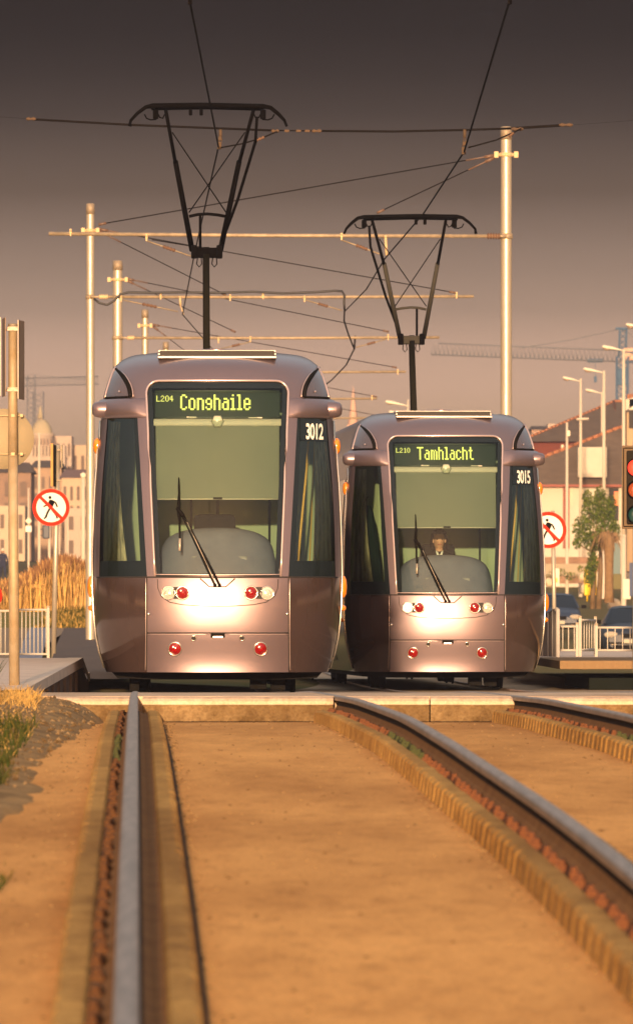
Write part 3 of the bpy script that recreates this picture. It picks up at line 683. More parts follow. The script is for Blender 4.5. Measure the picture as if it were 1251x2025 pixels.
# driver: one continuous body
def skin_person(name, V, E, R, root, parent_mats, loc, rz=0, scale=1.0):
    me = bpy.data.meshes.new(name); me.from_pydata([tuple(Vector(v)*scale) for v in V], E, [])
    o = bpy.data.objects.new(name, me); C.objects.link(o); o.location = loc; o.rotation_euler = (0, 0, rz)
    m = o.modifiers.new('Skin', 'SKIN'); m.use_smooth_shade = True
    for i, r in enumerate(R): sv = me.skin_vertices[0].data[i]; rr = r if isinstance(r, tuple) else (r, r); sv.radius = (rr[0]*scale, rr[1]*scale); sv.use_root = (i == root)
    s = o.modifiers.new('Sub', 'SUBSURF'); s.levels = 2; s.render_levels = 2
    for q in parent_mats: me.materials.append(q)
    return o
jacket = mat('dark_jacket', (.004, .006, .010), .95, spec=.02); skinm = mat('skin', (.52, .27, .17), .55); hair = mat('dark_hair', (.003, .0025, .0025), .95, spec=.02); shirt = mat('white_shirt', (.75, .72, .68), .8)
def at_cab(T, x, y, z): return Matrix.LocRotScale(T.location, T.rotation_euler, (1, 1, 1)) @ Vector((x, y, z))
def driver():
    L = at_cab(tramR, -.02, 1.70, 1.10)
    V = [(0, 0, .10), (0, .02, .25), (0, .03, .42), (0, .02, .53), (.17, .02, .50), (-.17, .02, .50), (.25, -.05, .27), (-.25, -.05, .27), (.18, -.32, .22), (-.18, -.32, .22), (.16, -.40, .24), (-.16, -.40, .24), (.11, -.2, .08), (-.11, -.2, .08), (.12, -.5, .06), (-.12, -.5, .06), (.12, -.48, -.16), (-.12, -.48, -.16), (0, .0, .60)]
    E = [(0, 1), (1, 2), (2, 3), (3, 4), (3, 5), (4, 6), (5, 7), (6, 8), (7, 9), (8, 10), (9, 11), (0, 12), (0, 13), (12, 14), (13, 15), (14, 16), (15, 17), (3, 18)]
    R = [(.16, .12), (.15, .11), (.17, .11), (.10, .08), .065, .065, .05, .05, .036, .036, .03, .03, .08, .08, .06, .06, .045, .045, .05]
    o = skin_person('person', V, E, R, 0, [jacket], L, tramR.rotation_euler.z)
    tag(o, 'tram driver with dark bobbed hair, dark jacket and white collar, seated in the right tram', 'person')
    mb = MB()          # head with brow, nose, chin
    rows = []
    for i in range(13):
        v = i/12; a = math.pi*v; row = []
        for j in range(20):
            t = 2*math.pi*j/20; r = math.sin(a)**.8
            x = .072*r*math.sin(t); y = -.092*r*math.cos(t); z = -.118*math.cos(a)
            if z < -.03 and y < 0: x *= .86
            if j in (0, 1, 19) and -.04 < z < .01: y -= .022*(1 if j == 0 else .3)
            if j in (2, 18) and 0 < z < .03: y += .008
            row.append((x, y, z+.725))
        rows.append(row)
    mb.grid(rows, 0, True, closed=True); mb.lathe((0, .0, .56), [(.05, -.02), (.045, .03), (.048, .08)], 'Z', 12)
    for s in (-1, 1): mb.lathe((s*.074, .0, .72), [(0, -.03), (.012, -.015), (.014, .01), (0, .03)], 'Z', 8)
    mb.build('head', [skinm], o)
    for s in (-1, 1):
        mb = MB(); mb.lathe((s*.028, -.084, .735), [(0, -.006), (.010, -.004), (.010, .003), (0, .006)], 'Y', 10); mb.build('eye', [mat('eye_dark', (.02, .015, .015), .2)], o)
    mb = MB(); mb.tube([(-.024, -.084, .672), (0, -.09, .670), (.024, -.084, .672)], .005, 6); mb.build('mouth', [mat('lips', (.35, .08, .06), .5)], o)
    mb = MB(); rows = []
    def aa(v, t): return math.pi*.58*(min(v, .62) if math.cos(t) > .66 else v)
    for i in range(11):
        v = i/10
        rows.append([((.098+.018*v)*math.sin(aa(v, t))*math.sin(t), .118*math.sin(aa(v, t))*-math.cos(t)+.018, .755+.125*math.cos(aa(v, t))-(.10*max(0, v-.6)/.4 if abs(t-math.pi) < 2.3 else 0)) for t in [2*math.pi*j/24 for j in range(25)]])
    mb.grid(rows, 0, True); mb.build('hair', [hair], o)
    mb = MB()
    for s in (-1, 1): mb.add([(0, -.085, .51), (s*.02, -.09, .58), (s*.045, -.06, .60), (s*.035, -.09, .54)], [(0, 1, 2, 3)]); mb.tube([(0, -.09, .52), (s*.04, -.075, .585)], .010, 6)
    mb.build('collar', [shirt], o)
driver()
# coat hanging in the left cheek window of the right tram
mb = MB(); R = []
for i in range(12):
    v = i/11; R.append([(math.cos(t)*(.05+.14*v**.6)*(1+.10*math.sin(5*t+v*2)), math.sin(t)*.07*(1+.12*math.sin(7*t)), 1.05-1.05*v) for t in [2*math.pi*j/28 for j in range(28)]])
mb.grid(R, 0, True, closed=True); mb.tube([(0, 0, 1.05), (0, 0, 1.13), (.02, 0, 1.16)], .006, 6)
o = mb.build('coat', [mat('coat_cloth', (.008, .018, .016), .9)]); o.location = at_cab(tramR, -.93, 1.25, 1.2); tag(o, 'dark coat hanging behind the left cheek window of the right tram', 'coat')
# ---------------------------------------------------------------- overhead line
def ins(mb, a, b, n=4, r=.035, m=1):          # ribbed insulator between two points
    a, b = Vector(a), Vector(b); pts = []; rs = []
    for i in range(n*2+1):
        pts.append(a.lerp(b, i/(n*2))); rs.append(r if i % 2 else r*.45)
    mb.tube(pts, rs, 10, m)
def clampf(mb, p, s=.06, m=1): mb.rbox(p, (s*.8, s, s*1.5), s*.2, m); mb.lathe(Vector(p)+Vector((0, -s*.5, s*.2)), [(0, -s*.4), (s*.35, -s*.35), (s*.35, s*.1)], 'Y', 8, m)
PG = 'overhead line poles along the tracks'
def ohl_pole(px, ptop, Y, pbase, wpx, lab, clampy, army, arm, fits, stays, regs, insx=None, extra=None):
    ppm = F/Y; r = wpx/2/ppm; b = P(px, pbase, Y); t = P(px, ptop, Y)
    T = thing('overhead_line_pole', lab, 'pole', (b.x, Y, b.z-.1), 0, PG)
    mb = MB(); H = t.z-b.z
    mb.tube([b-Vector((0, 0, .3)), b+Vector((0, 0, H*.45))], [r*1.12, r*1.06], 20, 0, False); mb.tube([b+Vector((0, 0, H*.45)), t-Vector((0, 0, .2))], [r, r*.93], 20, 0, False)
    mb.tube([b+Vector((0, 0, H*.45)), b+Vector((0, 0, H*.45+.01))], [r*1.06, r], 20, 0, False)
    wb(mb, 'mast', steelp, T)
    mb = MB(); mb.tube([t-Vector((0, 0, .2)), t-Vector((0, 0, .01)), t], [r*.99, r*.99, r*.6], 20, 0); wb(mb, 'mast_cap', steeld, T)
    mb = MB(); c = P(px, clampy, Y); mb.tube([c-Vector((0, 0, .03)), c+Vector((0, 0, .03))], r*1.15, 16, 0)
    mb.tube([c+Vector((-r*1.9, -.02, 0)), c+Vector((r*1.9, -.02, 0))], .025, 8, 0)
    for s in (-1, 1): mb.rbox(c+Vector((s*r*1.7, -.02, 0)), (.07, .07, .10), .015, 0)
    wb(mb, 'stay_clamp', fit, T)
    if arm:
        x0, x1, y1 = arm; mb = MB(); a, e = P(x0, army, Y-.12), P(x1, y1, Y-.12)
        mb.tube([a, a.lerp(e, .5)-Vector((0, 0, .01)), e], .029, 10, 0); mb.tube([P(px, army, Y-.1), a], .022, 8, 0)
        mb.tube([P(px, army, Y)-Vector((0, 0, .04)), P(px, army, Y)+Vector((0, 0, .04))], r*1.15, 16, 0)
        wb(mb, 'cantilever_arm', gtube, T)
        if insx:
            mb = MB(); ins(mb, P(insx[0], army, Y-.12), P(insx[1], army, Y-.12), 5, .055, 0); wb(mb, 'insulator', insul if insx[2] else fit, T)
        for fx, fy_ in fits:
            mb = MB(); clampf(mb, P(fx, fy_, Y-.14), .046, 0); mb.rbox(P(fx, fy_+5, Y-.14), (.026, .04, .08), .008, 0); wb(mb, 'arm_fitting', fit, T)
    for q in stays:
        mb = MB(); a, e = P(*q[0], Y), P(*q[1], Y-.1); n = (e-a).normalized()
        mb.tube([a, a+n*.45], .013, 6, 1); mb.tube([a+n*.02, a+n*.16], .028, 8, 1); mb.tube([a, e], .0085, 6, 0); mb.tube([e-n*.12, e], .022, 8, 1); wb(mb, 'stay_wire', [wirem, mat('stay_end', (.12, .07, .05), .5)], T)
    for q in regs:
        mb = MB(); a, e = P(*q[0], Y-.1), P(*q[1], Y-.1); m_ = a.lerp(e, .35)
        mb.tube([a, e], .011, 6, 0); ins(mb, m_, a.lerp(e, .62), 4, .032, 1); wb(mb, 'registration_arm', [gtube, insul], T)
    if extra: extra(T)
    return T
ohl_pole(1000, 250, 153, 1338, 23, 'tall silver pole rising behind the right tram', 306, 467, (985, 97, 462), [(290, 467), (762, 470), (675, 465), (140, 457)],
         [((978, 307), (195, 444)), ((978, 311), (745, 421))], [((290, 476), (382, 508)), ((674, 474), (758, 505))], (962, 988, 1),
         lambda T: [wb((lambda m: (m.tube([P(762, 474, 152.8), P(764, 505, 152.8)], .022, 8, 0), m)[1])(MB()), 'drop_bracket', fit, T),
                    wb((lambda m: (m.tube([P(300, 474, 152.8), P(440, 497, 152.8)], .007, 6, 0), m)[1])(MB()), 'span_wire', wirem, T)])
def cable(T):
    mb = MB(); Y = 181.8
    pts = [P(x, y, Y) for x, y in ((186, 590), (196, 599), (212, 603), (226, 595), (238, 582), (255, 578), (300, 579), (360, 578), (430, 579), (500, 577), (560, 580), (620, 578), (662, 575), (676, 576), (681, 584), (680, 600), (681, 613))]
    mb.tube(pts, .022, 8, 0); wb(mb, 'feeder_cable', mat('cable_black', (.015, .014, .018), .5), T)
    mb = MB(); mb.tube([P(356, 586, Y), P(357, 604, Y)], .02, 8); mb.tube([P(357, 604, Y), P(363, 622, Y)], .012, 6); wb(mb, 'drop_bracket', fit, T)
ohl_pole(179, 402, 182, 1315, 17, 'slim silver pole close beside the left tram, the tallest on the left', 456, 587, (205, 936, 586), [(240, 588), (318, 583), (455, 586), (602, 588), (520, 582), (902, 581)],
         [((196, 457), (447, 584)), ((196, 453), (900, 579))], [((243, 593), (352, 616)), ((603, 593), (676, 614))], (196, 214, 0), cable)
ohl_pole(233, 515, 205, 1300, 20, 'thick silver pole rising behind the left shoulder of the left tram', 553, 668, (262, 868, 667), [(432, 670), (495, 668), (767, 664)],
         [((250, 554), (466, 657)), ((250, 551), (768, 656))], [((495, 676), (436, 690)), ((762, 671), (703, 687))], (252, 266, 0),
         lambda T: wb((lambda m: (m.tube([P(702, 664, 204.9), P(700, 690, 204.9)], .02, 8), m)[1])(MB()), 'drop_bracket', wirem, T))
ohl_pole(287, 612, 233, 1290, 14, 'silver pole standing behind the thick pole, its top just above the left tram', 644, 736, (300, 802, 735), [(786, 733)],
         [((302, 645), (420, 735)), ((302, 642), (784, 727))], [((510, 740), (560, 752))], (296, 306, 0))
ohl_pole(328, 676, 262, 1285, 12, 'farthest silver pole peeping over the roof of the left tram', 705, 790, (336, 745, 788), [(735, 784)],
         [((338, 706), (745, 785))], [], None)
ohl_pole(372, 730, 292, 1280, 11, 'silver pole hidden behind the roof of the left tram', 752, 828, (380, 775, 826), [(740, 825)], [((380, 753), (748, 822))], [], None)
# span across both tracks nearest the camera
T = thing('span_wire', 'dark rod strung across both tracks above the left pantograph', 'overhead wire', P(590, 258, 119))
mb = MB(); mb.tube([P(68, 236, 119), P(260, 247, 119), P(540, 258, 119)], .014, 8); mb.tube([P(634, 259, 119), P(780, 260, 119), P(917, 257, 119), P(1010, 254, 119)], .014, 8); mb.tube([P(1010, 254, 119), P(1122, 247, 119)], .017, 8); mb.tube([P(550, 258, 119), P(625, 259, 119)], .008, 6)
mb.tube([P(-400, 205, 119), P(60, 235, 119)], .0014, 5); mb.tube([P(1132, 247, 119), P(1700, 205, 119)], .0014, 5); wb(mb, 'rod', wirem, T)
for a, b in ((52, 72), (536, 552), (616, 636), (1010, 1034), (1104, 1132), (562, 572), (585, 595), (603, 612)):
    mb = MB(); yy = 235 if a < 100 else 259 if a < 700 else 255 if a < 1100 else 247
    if a < 560 or a > 610: ins(mb, P(a, yy, 118.98), P(b, yy, 118.98), 2, .024, 0)
    else: mb.rbox(P((a+b)/2, yy, 118.98), (.06, .03, .03), .006)
    wb(mb, 'insulator', mat('span_fitting', (.10, .065, .045), .9), T)
for x, y1 in ((435, 292), (917, 302)):
    mb = MB(); mb.tube([P(x+1, 256, 118.95), P(x+1, 272, 118.95)], .02, 8); mb.tube([P(x, 270, 118.95), P(x-4, y1-8, 118.95)], .006, 5); mb.tube([P(x+2, 270, 118.95), P(x+4, y1-16, 118.95), P(x-1, y1, 118.95)], .006, 5); mb.rbox(P(x-1, y1-4, 118.95), (.05, .05, .09), .01); mb.rbox(P(x, y1-18, 118.95), (.04, .04, .05), .01)
    wb(mb, 'dropper', mat('dropper', (.09, .06, .04), .9), T)
for pts in (((436, 292), (480, 284), (520, 272), (548, 260)), ((925, 292), (980, 277), (1012, 263), (1030, 254))):
    mb = MB(); mb.tube([P(x, y, 118.9) for x, y in pts], .009, 6, 0); ins(mb, P(pts[1][0]+25, pts[1][1]-6, 118.9), P(pts[2][0]+3, pts[2][1]-1, 118.9), 3, .022, 1); wb(mb, 'registration_arm', [wirem, insul], T)
# contact wires
def Lw(lst): return [P(*q) for q in lst]
ptsL = [Vector((-1.13, 30, 6.3)), Vector((-1.13, 60, 6.3))]+Lw([(375, 0, 91.1), (432, 290, 119), (384, 505, 153), (361, 622, 182), (426, 697, 205), (462, 765, 233), (500, 815, 262)])
mb = MB(); mb.tube(ptsL, .0095, 8); tag(mb.build('contact_wire', wirem), 'contact wire over the left track, touching the left pantograph', 'overhead wire', 'contact wires')
ptsR = [Vector((1.74, 30, 6.3)), Vector((1.74, 60, 6.3))]+Lw([(1007, 0, 91.1), (917, 300, 119), (837, 422, 139), (760, 512, 153), (724, 572, 166), (683, 614, 182)])
mb = MB(); mb.tube(ptsR, .0105, 8); tag(mb.build('contact_wire', wirem), 'contact wire over the right track, touching the right pantograph', 'overhead wire', 'contact wires')
mb = MB(); mb.tube(Lw([(681, 612, 181.9), (680, 634, 184), (688, 660, 192), (700, 690, 204.9), (684, 722, 216), (655, 752, 228), (620, 778, 240)]), .015, 8); tag(mb.build('jumper_cable', wirem), 'black cable dropping from the end of the arm and swinging back behind the left tram', 'cable')
for x, y, Y in ((376, 4, 91.1), (1007, 3, 91.1)):
    mb = MB(); mb.rbox(P(x, y, Y), (.04, .06, .05), .008); mb.rbox(P(x, y-7, Y), (.02, .02, .06), .004); tag(mb.build('wire_clip', wirem), 'small clamp on the contact wire at the %s' % ('top edge, left wire' if x < 600 else 'top edge, right wire'), 'clamp')
# ---------------------------------------------------------------- platforms and paths
plat = mat('platform_paving', (.72, .57, .46), .9, 0, (.60, .47, .38), 2, .3, 20)
plate = mat('platform_edge', (.72, .58, .46), .85, 0, (.60, .48, .38), 4, .3, 20)
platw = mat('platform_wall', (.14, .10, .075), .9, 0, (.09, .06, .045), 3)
# left: ramp up from the crossing
def ramp_edge(Y): k = min(1, max(0, (Y-88)/15)); return -.985+.43*k
def ramp_z(Y): k = min(1, max(0, (Y-88)/15)); return lerp(.10, .335, k) if Y < 103 else lerp(.335, .12, min(1, (Y-103)/12))
mb = MB(); Ys = rng(88, 103, 1.5)+rng(103, 118, 1.5)[1:]
mb.grid([[(tx(ramp_edge(Y)-.16-3.2*j/6, Y), Y, ramp_z(Y)) for j in range(7)] for Y in Ys], 0, False)
mb.grid([[(tx(ramp_edge(Y)-.16, Y), Y, ramp_z(Y)+.003), (tx(ramp_edge(Y), Y), Y, ramp_z(Y)+.003), (tx(ramp_edge(Y)+.004, Y), Y, ramp_z(Y)-.09)] for Y in Ys], 1, False)
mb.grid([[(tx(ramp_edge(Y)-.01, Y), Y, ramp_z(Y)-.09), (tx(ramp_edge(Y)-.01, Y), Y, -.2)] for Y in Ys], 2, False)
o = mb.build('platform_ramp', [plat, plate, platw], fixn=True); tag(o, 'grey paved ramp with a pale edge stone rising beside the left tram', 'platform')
mb = MB(); 
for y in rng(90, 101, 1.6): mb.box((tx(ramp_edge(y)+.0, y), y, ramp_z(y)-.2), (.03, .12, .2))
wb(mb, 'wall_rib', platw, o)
# right: platform slab over a black box painted as the shade beneath it
mb = MB(); zt = .232
X0 = P(1074, 1308, 126).x
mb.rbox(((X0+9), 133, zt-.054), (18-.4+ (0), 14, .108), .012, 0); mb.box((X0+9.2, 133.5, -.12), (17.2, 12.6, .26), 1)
o = mb.build('platform', [mat('platform_slab', (.26, .17, .09), .9, 0, (.24, .15, .08), 4, .3, 20, stretch=(6, 1, 1)), cabdark]); tag(o, 'right hand platform slab over a black block painted as the shade beneath its edge', 'platform')
strip('platform_paving', lambda Y: (X0+.02)-tx(0, Y), lambda Y: X0+18-tx(0, Y), rng(140, 200, 5), 0, plat, zf=lambda Y: zt-.001*(Y-140), label='grey paving continuing behind the right platform slab')
# path and verge at the left
def patchg(name, x0, x1, Ys, zf, m, lab, nx=8):
    mb = MB(); mb.grid([[(lerp(x0(Y), x1(Y), j/nx), Y, zf(Y)) for j in range(nx+1)] for Y in Ys], 0, False); return tag(mb.build(name, m), lab, kind='structure')
def xpix(px, Y): return (px-625.5)/F*Y
patchg('footpath', lambda Y: xpix(lerp(88, 128, (Y-118)/90), Y), lambda Y: xpix(260, Y), rng(118, 208, 6), lambda Y: zL(Y)+.01, asphp, 'dark grey asphalt footpath between the sign post and the slim pole')
bluep = mat('path_pale', (.30, .31, .36), .9, 0, (.25, .25, .29), 2)
patchg('cycle_path', lambda Y: xpix(lerp(20, 60, (Y-118)/92), Y), lambda Y: xpix(lerp(75, 98, (Y-118)/92), Y), rng(118, 214, 6), lambda Y: zL(Y)+.012, bluep, 'bluish grey path behind the left railing', 3)
patchg('pavement', lambda Y: xpix(-60, Y), lambda Y: xpix(lerp(18, 150, (Y-118)/96), Y), rng(118, 216, 6), lambda Y: zL(Y)+.006, mat('pave_tan', (.34, .24, .16), .9, 0, (.28, .2, .13), 1.5), 'tan paving behind the left railing', 4)
# reeds
def bank(x, Y): k = min(1, max(0, (Y-206)/22)); return lerp(zL(Y)-.02, .95+.15*mnoise.noise(Vector((x*.4, Y*.1, 0))), k*k*(3-2*k))
mb = MB(); mb.grid([[(xpix(lerp(-160, 300, j/40), 225), Y, bank(xpix(lerp(-160, 300, j/40), 225), Y)+.02) for j in range(41)] for Y in rng(204, 262, 2.5)], 0, True)
tag(mb.build('grass_bank', mat('bank_grass', (.15, .15, .03), .95, 0, (.30, .20, .06), 1.5, .5, 8)), 'green and straw coloured bank below the dry reeds', kind='structure')
r1 = mat('reed_gold', (.60, .36, .11), .85); r2 = mat('reed_tan', (.46, .27, .10), .85); r3 = mat('reed_brown', (.20, .10, .05), .9); r4 = mat('reed_pale', (.68, .44, .17), .85)
def reed_h(px): 
    k = table([(-160, .8), (20, .75), (60, .95), (95, 1.22), (130, 1.38), (160, 1.25), (185, 1.1), (300, 1.1)])(px); return k
mb = MB()
for i in range(9500):
    px = random.uniform(-60, 215); Y = random.uniform(224, 248); x = xpix(px, Y); h = reed_h(px)*random.uniform(.62, 1.0); z = bank(x, Y)-.02
    a = random.uniform(0, 3.14); w = .010*random.uniform(.7, 1.6); dx, dy = math.cos(a)*w, math.sin(a)*w; lx = random.gauss(0, .10); ly = random.gauss(0, .08)
    mi = random.choice((0, 0, 1, 1, 3, 0))
    mb.add([(x-dx, Y-dy, z), (x+dx, Y+dy, z), (x+dx*.8+lx*.5, Y+dy+ly*.5, z+h*.6), (x-dx*.8+lx*.5, Y-dy+ly*.5, z+h*.6), (x+lx, Y+ly, z+h)], [(0, 1, 2, 3), (3, 2, 4)], mi)
    if random.random() < .5:      # plume
        hx, hz = x+lx*.9, z+h*.88; q = .02; 
        mb.add([(hx-q, Y+ly, hz), (hx+q*.3, Y+ly-q, hz-.05), (hx+q, Y+ly, hz+.02), (hx+lx*.4, Y+ly, hz+.18)], [(0, 1, 3), (1, 2, 3), (0, 2, 3)], 2 if random.random() < (.85 if px > 60 else .45) else 1)
tag(mb.build('reeds', [r1, r2, r3, r4], fixn=False), 'golden dry reeds in a rounded mound left of the tram', kind='stuff')
mb = MB(); blades(mb, 2600, lambda: (lambda x, Y: (x, Y, bank(x, Y)))(xpix(random.uniform(90, 200), 215), random.uniform(207, 226)), .16, .012, .7, 3)
tag(mb.build('grass', [g1, g2, g3], fixn=False), 'green grass tufts at the foot of the reeds', kind='stuff')
# ---------------------------------------------------------------- railings
railm = mat('railing_metal', (.50, .45, .39), .8, 0)
def railing(pts, Y0, lab, nb, ytop, ybot, posts, grp=None):
    a, b = pts; T = thing('railing', lab, 'railing', (a[0]*.5+b[0]*.5, a[1]*.5+b[1]*.5, ybot), 0, grp)
    A = Vector((a[0], a[1], 0)); B = Vector((b[0], b[1], 0)); H = ytop-ybot
    mb = MB(); mb.tube([A+Vector((0, 0, ytop)), B+Vector((0, 0, ytop))], .017, 8); wb(mb, 'top_rail', railm, T)
    mb = MB(); mb.tube([A+Vector((0, 0, ybot+.10)), B+Vector((0, 0, ybot+.10))], .016, 8); wb(mb, 'bottom_rail', railm, T)
    for i in range(nb):
        p = A.lerp(B, (i+.5)/nb); mb = MB(); mb.tube([p+Vector((0, 0, ybot+.10)), p+Vector((0, 0, ytop))], .0085, 6); wb(mb, 'bar', railm, T)
    for k in posts:
        p = A.lerp(B, k); mb = MB(); mb.rbox(p+Vector((0, 0, ybot+H/2+.01)), (.042, .042, H+.06), .008); mb.rbox(p+Vector((0, 0, ytop+.045)), (.046, .046, .03), .006, 1); wb(mb, 'post', [railm, steeld], T)
    return T
Y = 150; z0 = zL(150)
railing(((xpix(32, Y), Y), (xpix(98, Y), Y-.6)), Y, 'pale vertical bar railing between the big sign pole and the no walking sign', 8, P(0, 1206, Y).z, z0, (0, 1), 'guard railings')
railing(((xpix(-90, Y), Y+.3), (xpix(24, Y), Y)), Y, 'pale railing at the left frame edge beyond the big sign pole', 13, P(0, 1208, Y).z, z0, (0, 1), 'guard railings')
Y = 144; z0 = .22
railing(((xpix(1106, Y), Y), (xpix(1140, Y), Y)), Y, 'short railing panel just right of the tall grey post, in front of the blue car', 3, P(0, 1239, Y).z, z0, (1,), 'guard railings')
railing(((xpix(1146, Y+.3), Y+.3), (xpix(1176, 152), 152)), Y, 'railing turned nearly edge on, bars bunched together', 6, P(0, 1226, Y).z, z0, (0, 1), 'guard railings')
railing(((xpix(1178, Y), Y), (xpix(1252, Y), Y)), Y, 'railing in front of the right hand dark car', 5, P(0, 1241, Y).z, z0, (0, 1), 'guard railings')
railing(((xpix(1256, Y), Y), (xpix(1330, Y), Y)), Y, 'railing beyond the right frame edge', 5, P(0, 1241, Y).z, z0, (1,), 'guard railings')
T = thing('panel_fence', 'dark slatted fence panel with a tall grey post beside the right tram', 'fence', (xpix(1098, 142), 142, .2))
mb = MB(); a, b = P(1066, 1222, 148), P(1100, 1205, 142.2)
for i in range(9):
    mb = MB(); p = a.lerp(b, i/8); mb.box((p.x, p.y, (p.z+.2)/2), (.035, .03, p.z-.2)); wb(mb, 'slat', mat('fence_dark', (.10, .085, .075), .7), T)
mb = MB(); mb.tube([a, b], .03, 6); wb(mb, 'top_rail', mat('fence_grey', (.3, .27, .25), .6), T)
mb = MB(); p = P(1102, 1204, 142); mb.rbox((p.x, 142, (p.z+.2)/2), (.055, .055, p.z-.2), .01); wb(mb, 'post', mat('post_grey', (.40, .36, .33), .5), T)
for i, px in enumerate((1071, 1082, 1091)):
    mb = MB(); p = P(px, 1216-i*4, 143.9-i*.6); mb.tube([(p.x, p.y-.1, .2), (p.x, p.y-.1, p.z)], .009, 6); wb(mb, 'bar', railm, T)
# ---------------------------------------------------------------- signs
redm = mat('sign_red', (.80, .03, .012), .85); whitem = mat('sign_white', (.80, .78, .72), .85); blackm = mat('sign_black', (.004, .004, .004), .9)
signback = mat('sign_back', (.36, .29, .19), .8, 0, (.32, .26, .17), 2)
def nowalk(px, py, rpx, Y, pole, lab, top):
    c = P(px, py, Y); R = rpx/F*Y; T = thing('no_pedestrian_sign', lab, 'sign', (P(pole[0], 0, Y).x, Y, zL(Y)), 0, 'round no pedestrians signs')
    mb = MB(); mb.lathe(c, [(0, .004), (R*.97, .004), (R, .0), (R, -.006), (R*.98, -.0085)], 'Y', 40, 1); 
    n = 48; ro = [(c.x+R*math.cos(2*math.pi*i/n), c.y-.010, c.z+R*math.sin(2*math.pi*i/n)) for i in range(n)]
    ri = [(c.x+R*.80*math.cos(2*math.pi*i/n), c.y-.010, c.z+R*.80*math.sin(2*math.pi*i/n)) for i in range(n)]
    mb.add([(c.x+R*.81*math.cos(2*math.pi*i/n), c.y-.009, c.z+R*.81*math.sin(2*math.pi*i/n)) for i in range(n)], [tuple(range(n))], 0)
    mb.grid([ro, ri], 1, False, closed=True)
    def seg(pts, w, m, dy=-.012):
        for (x0, z0), (x1, z1) in zip(pts[:-1], pts[1:]):
            d = Vector((x1-x0, 0, z1-z0)).normalized(); nn = Vector((-d.z, 0, d.x))*w*R
            a = c+Vector((x0*R, dy, z0*R)); b = c+Vector((x1*R, dy, z1*R)); mb.add([a-nn, b-nn, b+nn, a+nn], [(0, 1, 2, 3)], m)
    # walking figure
    mb.lathe(c+Vector((-.06*R, -.012, .54*R)), [(0, -.001), (.085*R, 0), (0, .001)], 'Y', 12, 2)
    pts = [(-.10, .42), (.04, .42), (.18, .22), (.10, .05), (.06, -.12), (-.12, -.06), (-.10, .18)]
    mb.add([c+Vector((x*R, -.0125, z*R)) for x, z in pts], [tuple(range(7))], 2)
    seg([(-.08, -.06), (-.20, -.30), (-.30, -.56)], .055, 2, -.0128); seg([(-.30, -.56), (-.40, -.60)], .04, 2, -.0128)
    seg([(.02, -.08), (.20, -.30), (.34, -.50)], .055, 2, -.0126); seg([(.34, -.5), (.30, -.60)], .05, 2, -.0126)
    seg([(.02, .38), (.24, .26), (.34, .02)], .045, 2, -.0127); seg([(-.06, .36), (-.20, .14), (-.42, .04)], .04, 2, -.0127)
    seg([(-.62, .60), (.60, -.62)], .085, 1, -.016)
    wb(mb, 'sign_face', [whitem, redm, blackm], T, fixn=False)
    b = P(pole[0], pole[2], Y+.05); t = P(pole[1], pole[3], Y+.05); rr = pole[4]/2/F*Y
    mb = MB(); mb.tube([(b.x, Y+.05, zL(Y)-.1), t], rr, 14); wb(mb, 'pole', steelp, T)
    if top:
        for i, (x0, x1, y0, y1, m_) in enumerate(((101, 106, 877, 962, 'a'), (106.5, 111, 880, 962, 'b'), (122, 124, 880, 925, 'c'))):
            mb = MB(); a, b2 = P(x0, y0, Y-.02), P(x1, y1, Y-.02); mb.rbox(((a.x+b2.x)/2, Y-.02, (a.z+b2.z)/2), (abs(b2.x-a.x), .28, abs(a.z-b2.z)), .004)
            wb(mb, 'side_plate', {'a': mat('plate_ochre', (.45, .22, .04), .6), 'b': blackm, 'c': signback}[m_], T)
        mb = MB(); mb.rbox(P(117, 890, Y-.02), (.07, .04, .03), .006); mb.rbox(P(117, 950, Y-.02), (.07, .04, .03), .006); wb(mb, 'bracket', steeld, T)
    return T
nowalk(101.5, 1003.5, 36.5, 160, (106, 115, 1303, 880, 10), 'round white no walking sign with red ring on a post left of the trams', True)
nowalk(1083, 1048, 36, 160, (1096, 1092, 1300, 1010, 8), 'round white no walking sign half hidden behind the right tram', False)
# big sign pole
Y = 90; T = thing('sign_pole', 'thick weathered sign pole with edge on plates at its top, at the left frame edge', 'sign', (xpix(26, Y), Y, .1))
mb = MB(); rr = 9.6/F*Y; mb.tube([P(29, 1356, Y), P(26, 900, Y)], [rr*1.1, rr], 18, 0); mb.tube([P(26, 900, Y), P(26, 641, Y)], [rr*1.0, rr*.9], 18, 0); mb.tube([P(26, 646, Y), P(26, 640, Y)], rr*1.02, 18, 1)
wb(mb, 'pole', [mat('pole_weathered', (.46, .36, .24), .6, .25, (.36, .25, .13), 4, .2, 30), steeld], T)
for x0, x1, y0, y1, tw in ((3, 14, 629, 784, .5), (38, 47, 634, 790, -.5)):
    mb = MB(); a, b = P(x0, y0, Y), P(x1, y1, Y); mb.rbox(((a.x+b.x)/2, Y-.02, (a.z+b.z)/2), (.006, .45, a.z-b.z), .002, 0, tw*.18*1.0); mb.rbox(((a.x if tw > 0 else a.x), Y-.24, (a.z+b.z)/2), (.008, .02, a.z-b.z), .002, 1)
    wb(mb, 'side_plate', [mat('plate_brown', (.24, .15, .10), .6, 0, (.30, .2, .13), 3), plate], T)
for y in (650, 770):
    mb = MB(); mb.tube([P(26, y-4, Y-.0), P(26, y+4, Y)], rr*1.25, 14); mb.rbox(P(17, y+2, Y-.03), (.07, .05, .02), .005); mb.rbox(P(34, y+2, Y-.03), (.06, .05, .02), .005); wb(mb, 'bracket', plate, T)
mb = MB(); n = 40; c = P(8, 868, Y+.12); Rr = 60/F*Y
mb.lathe(c, [(0, -.003), (Rr, -.003), (Rr, .003), (0, .003)], 'Y', 48)
wb(mb, 'round_plate', signback, T)
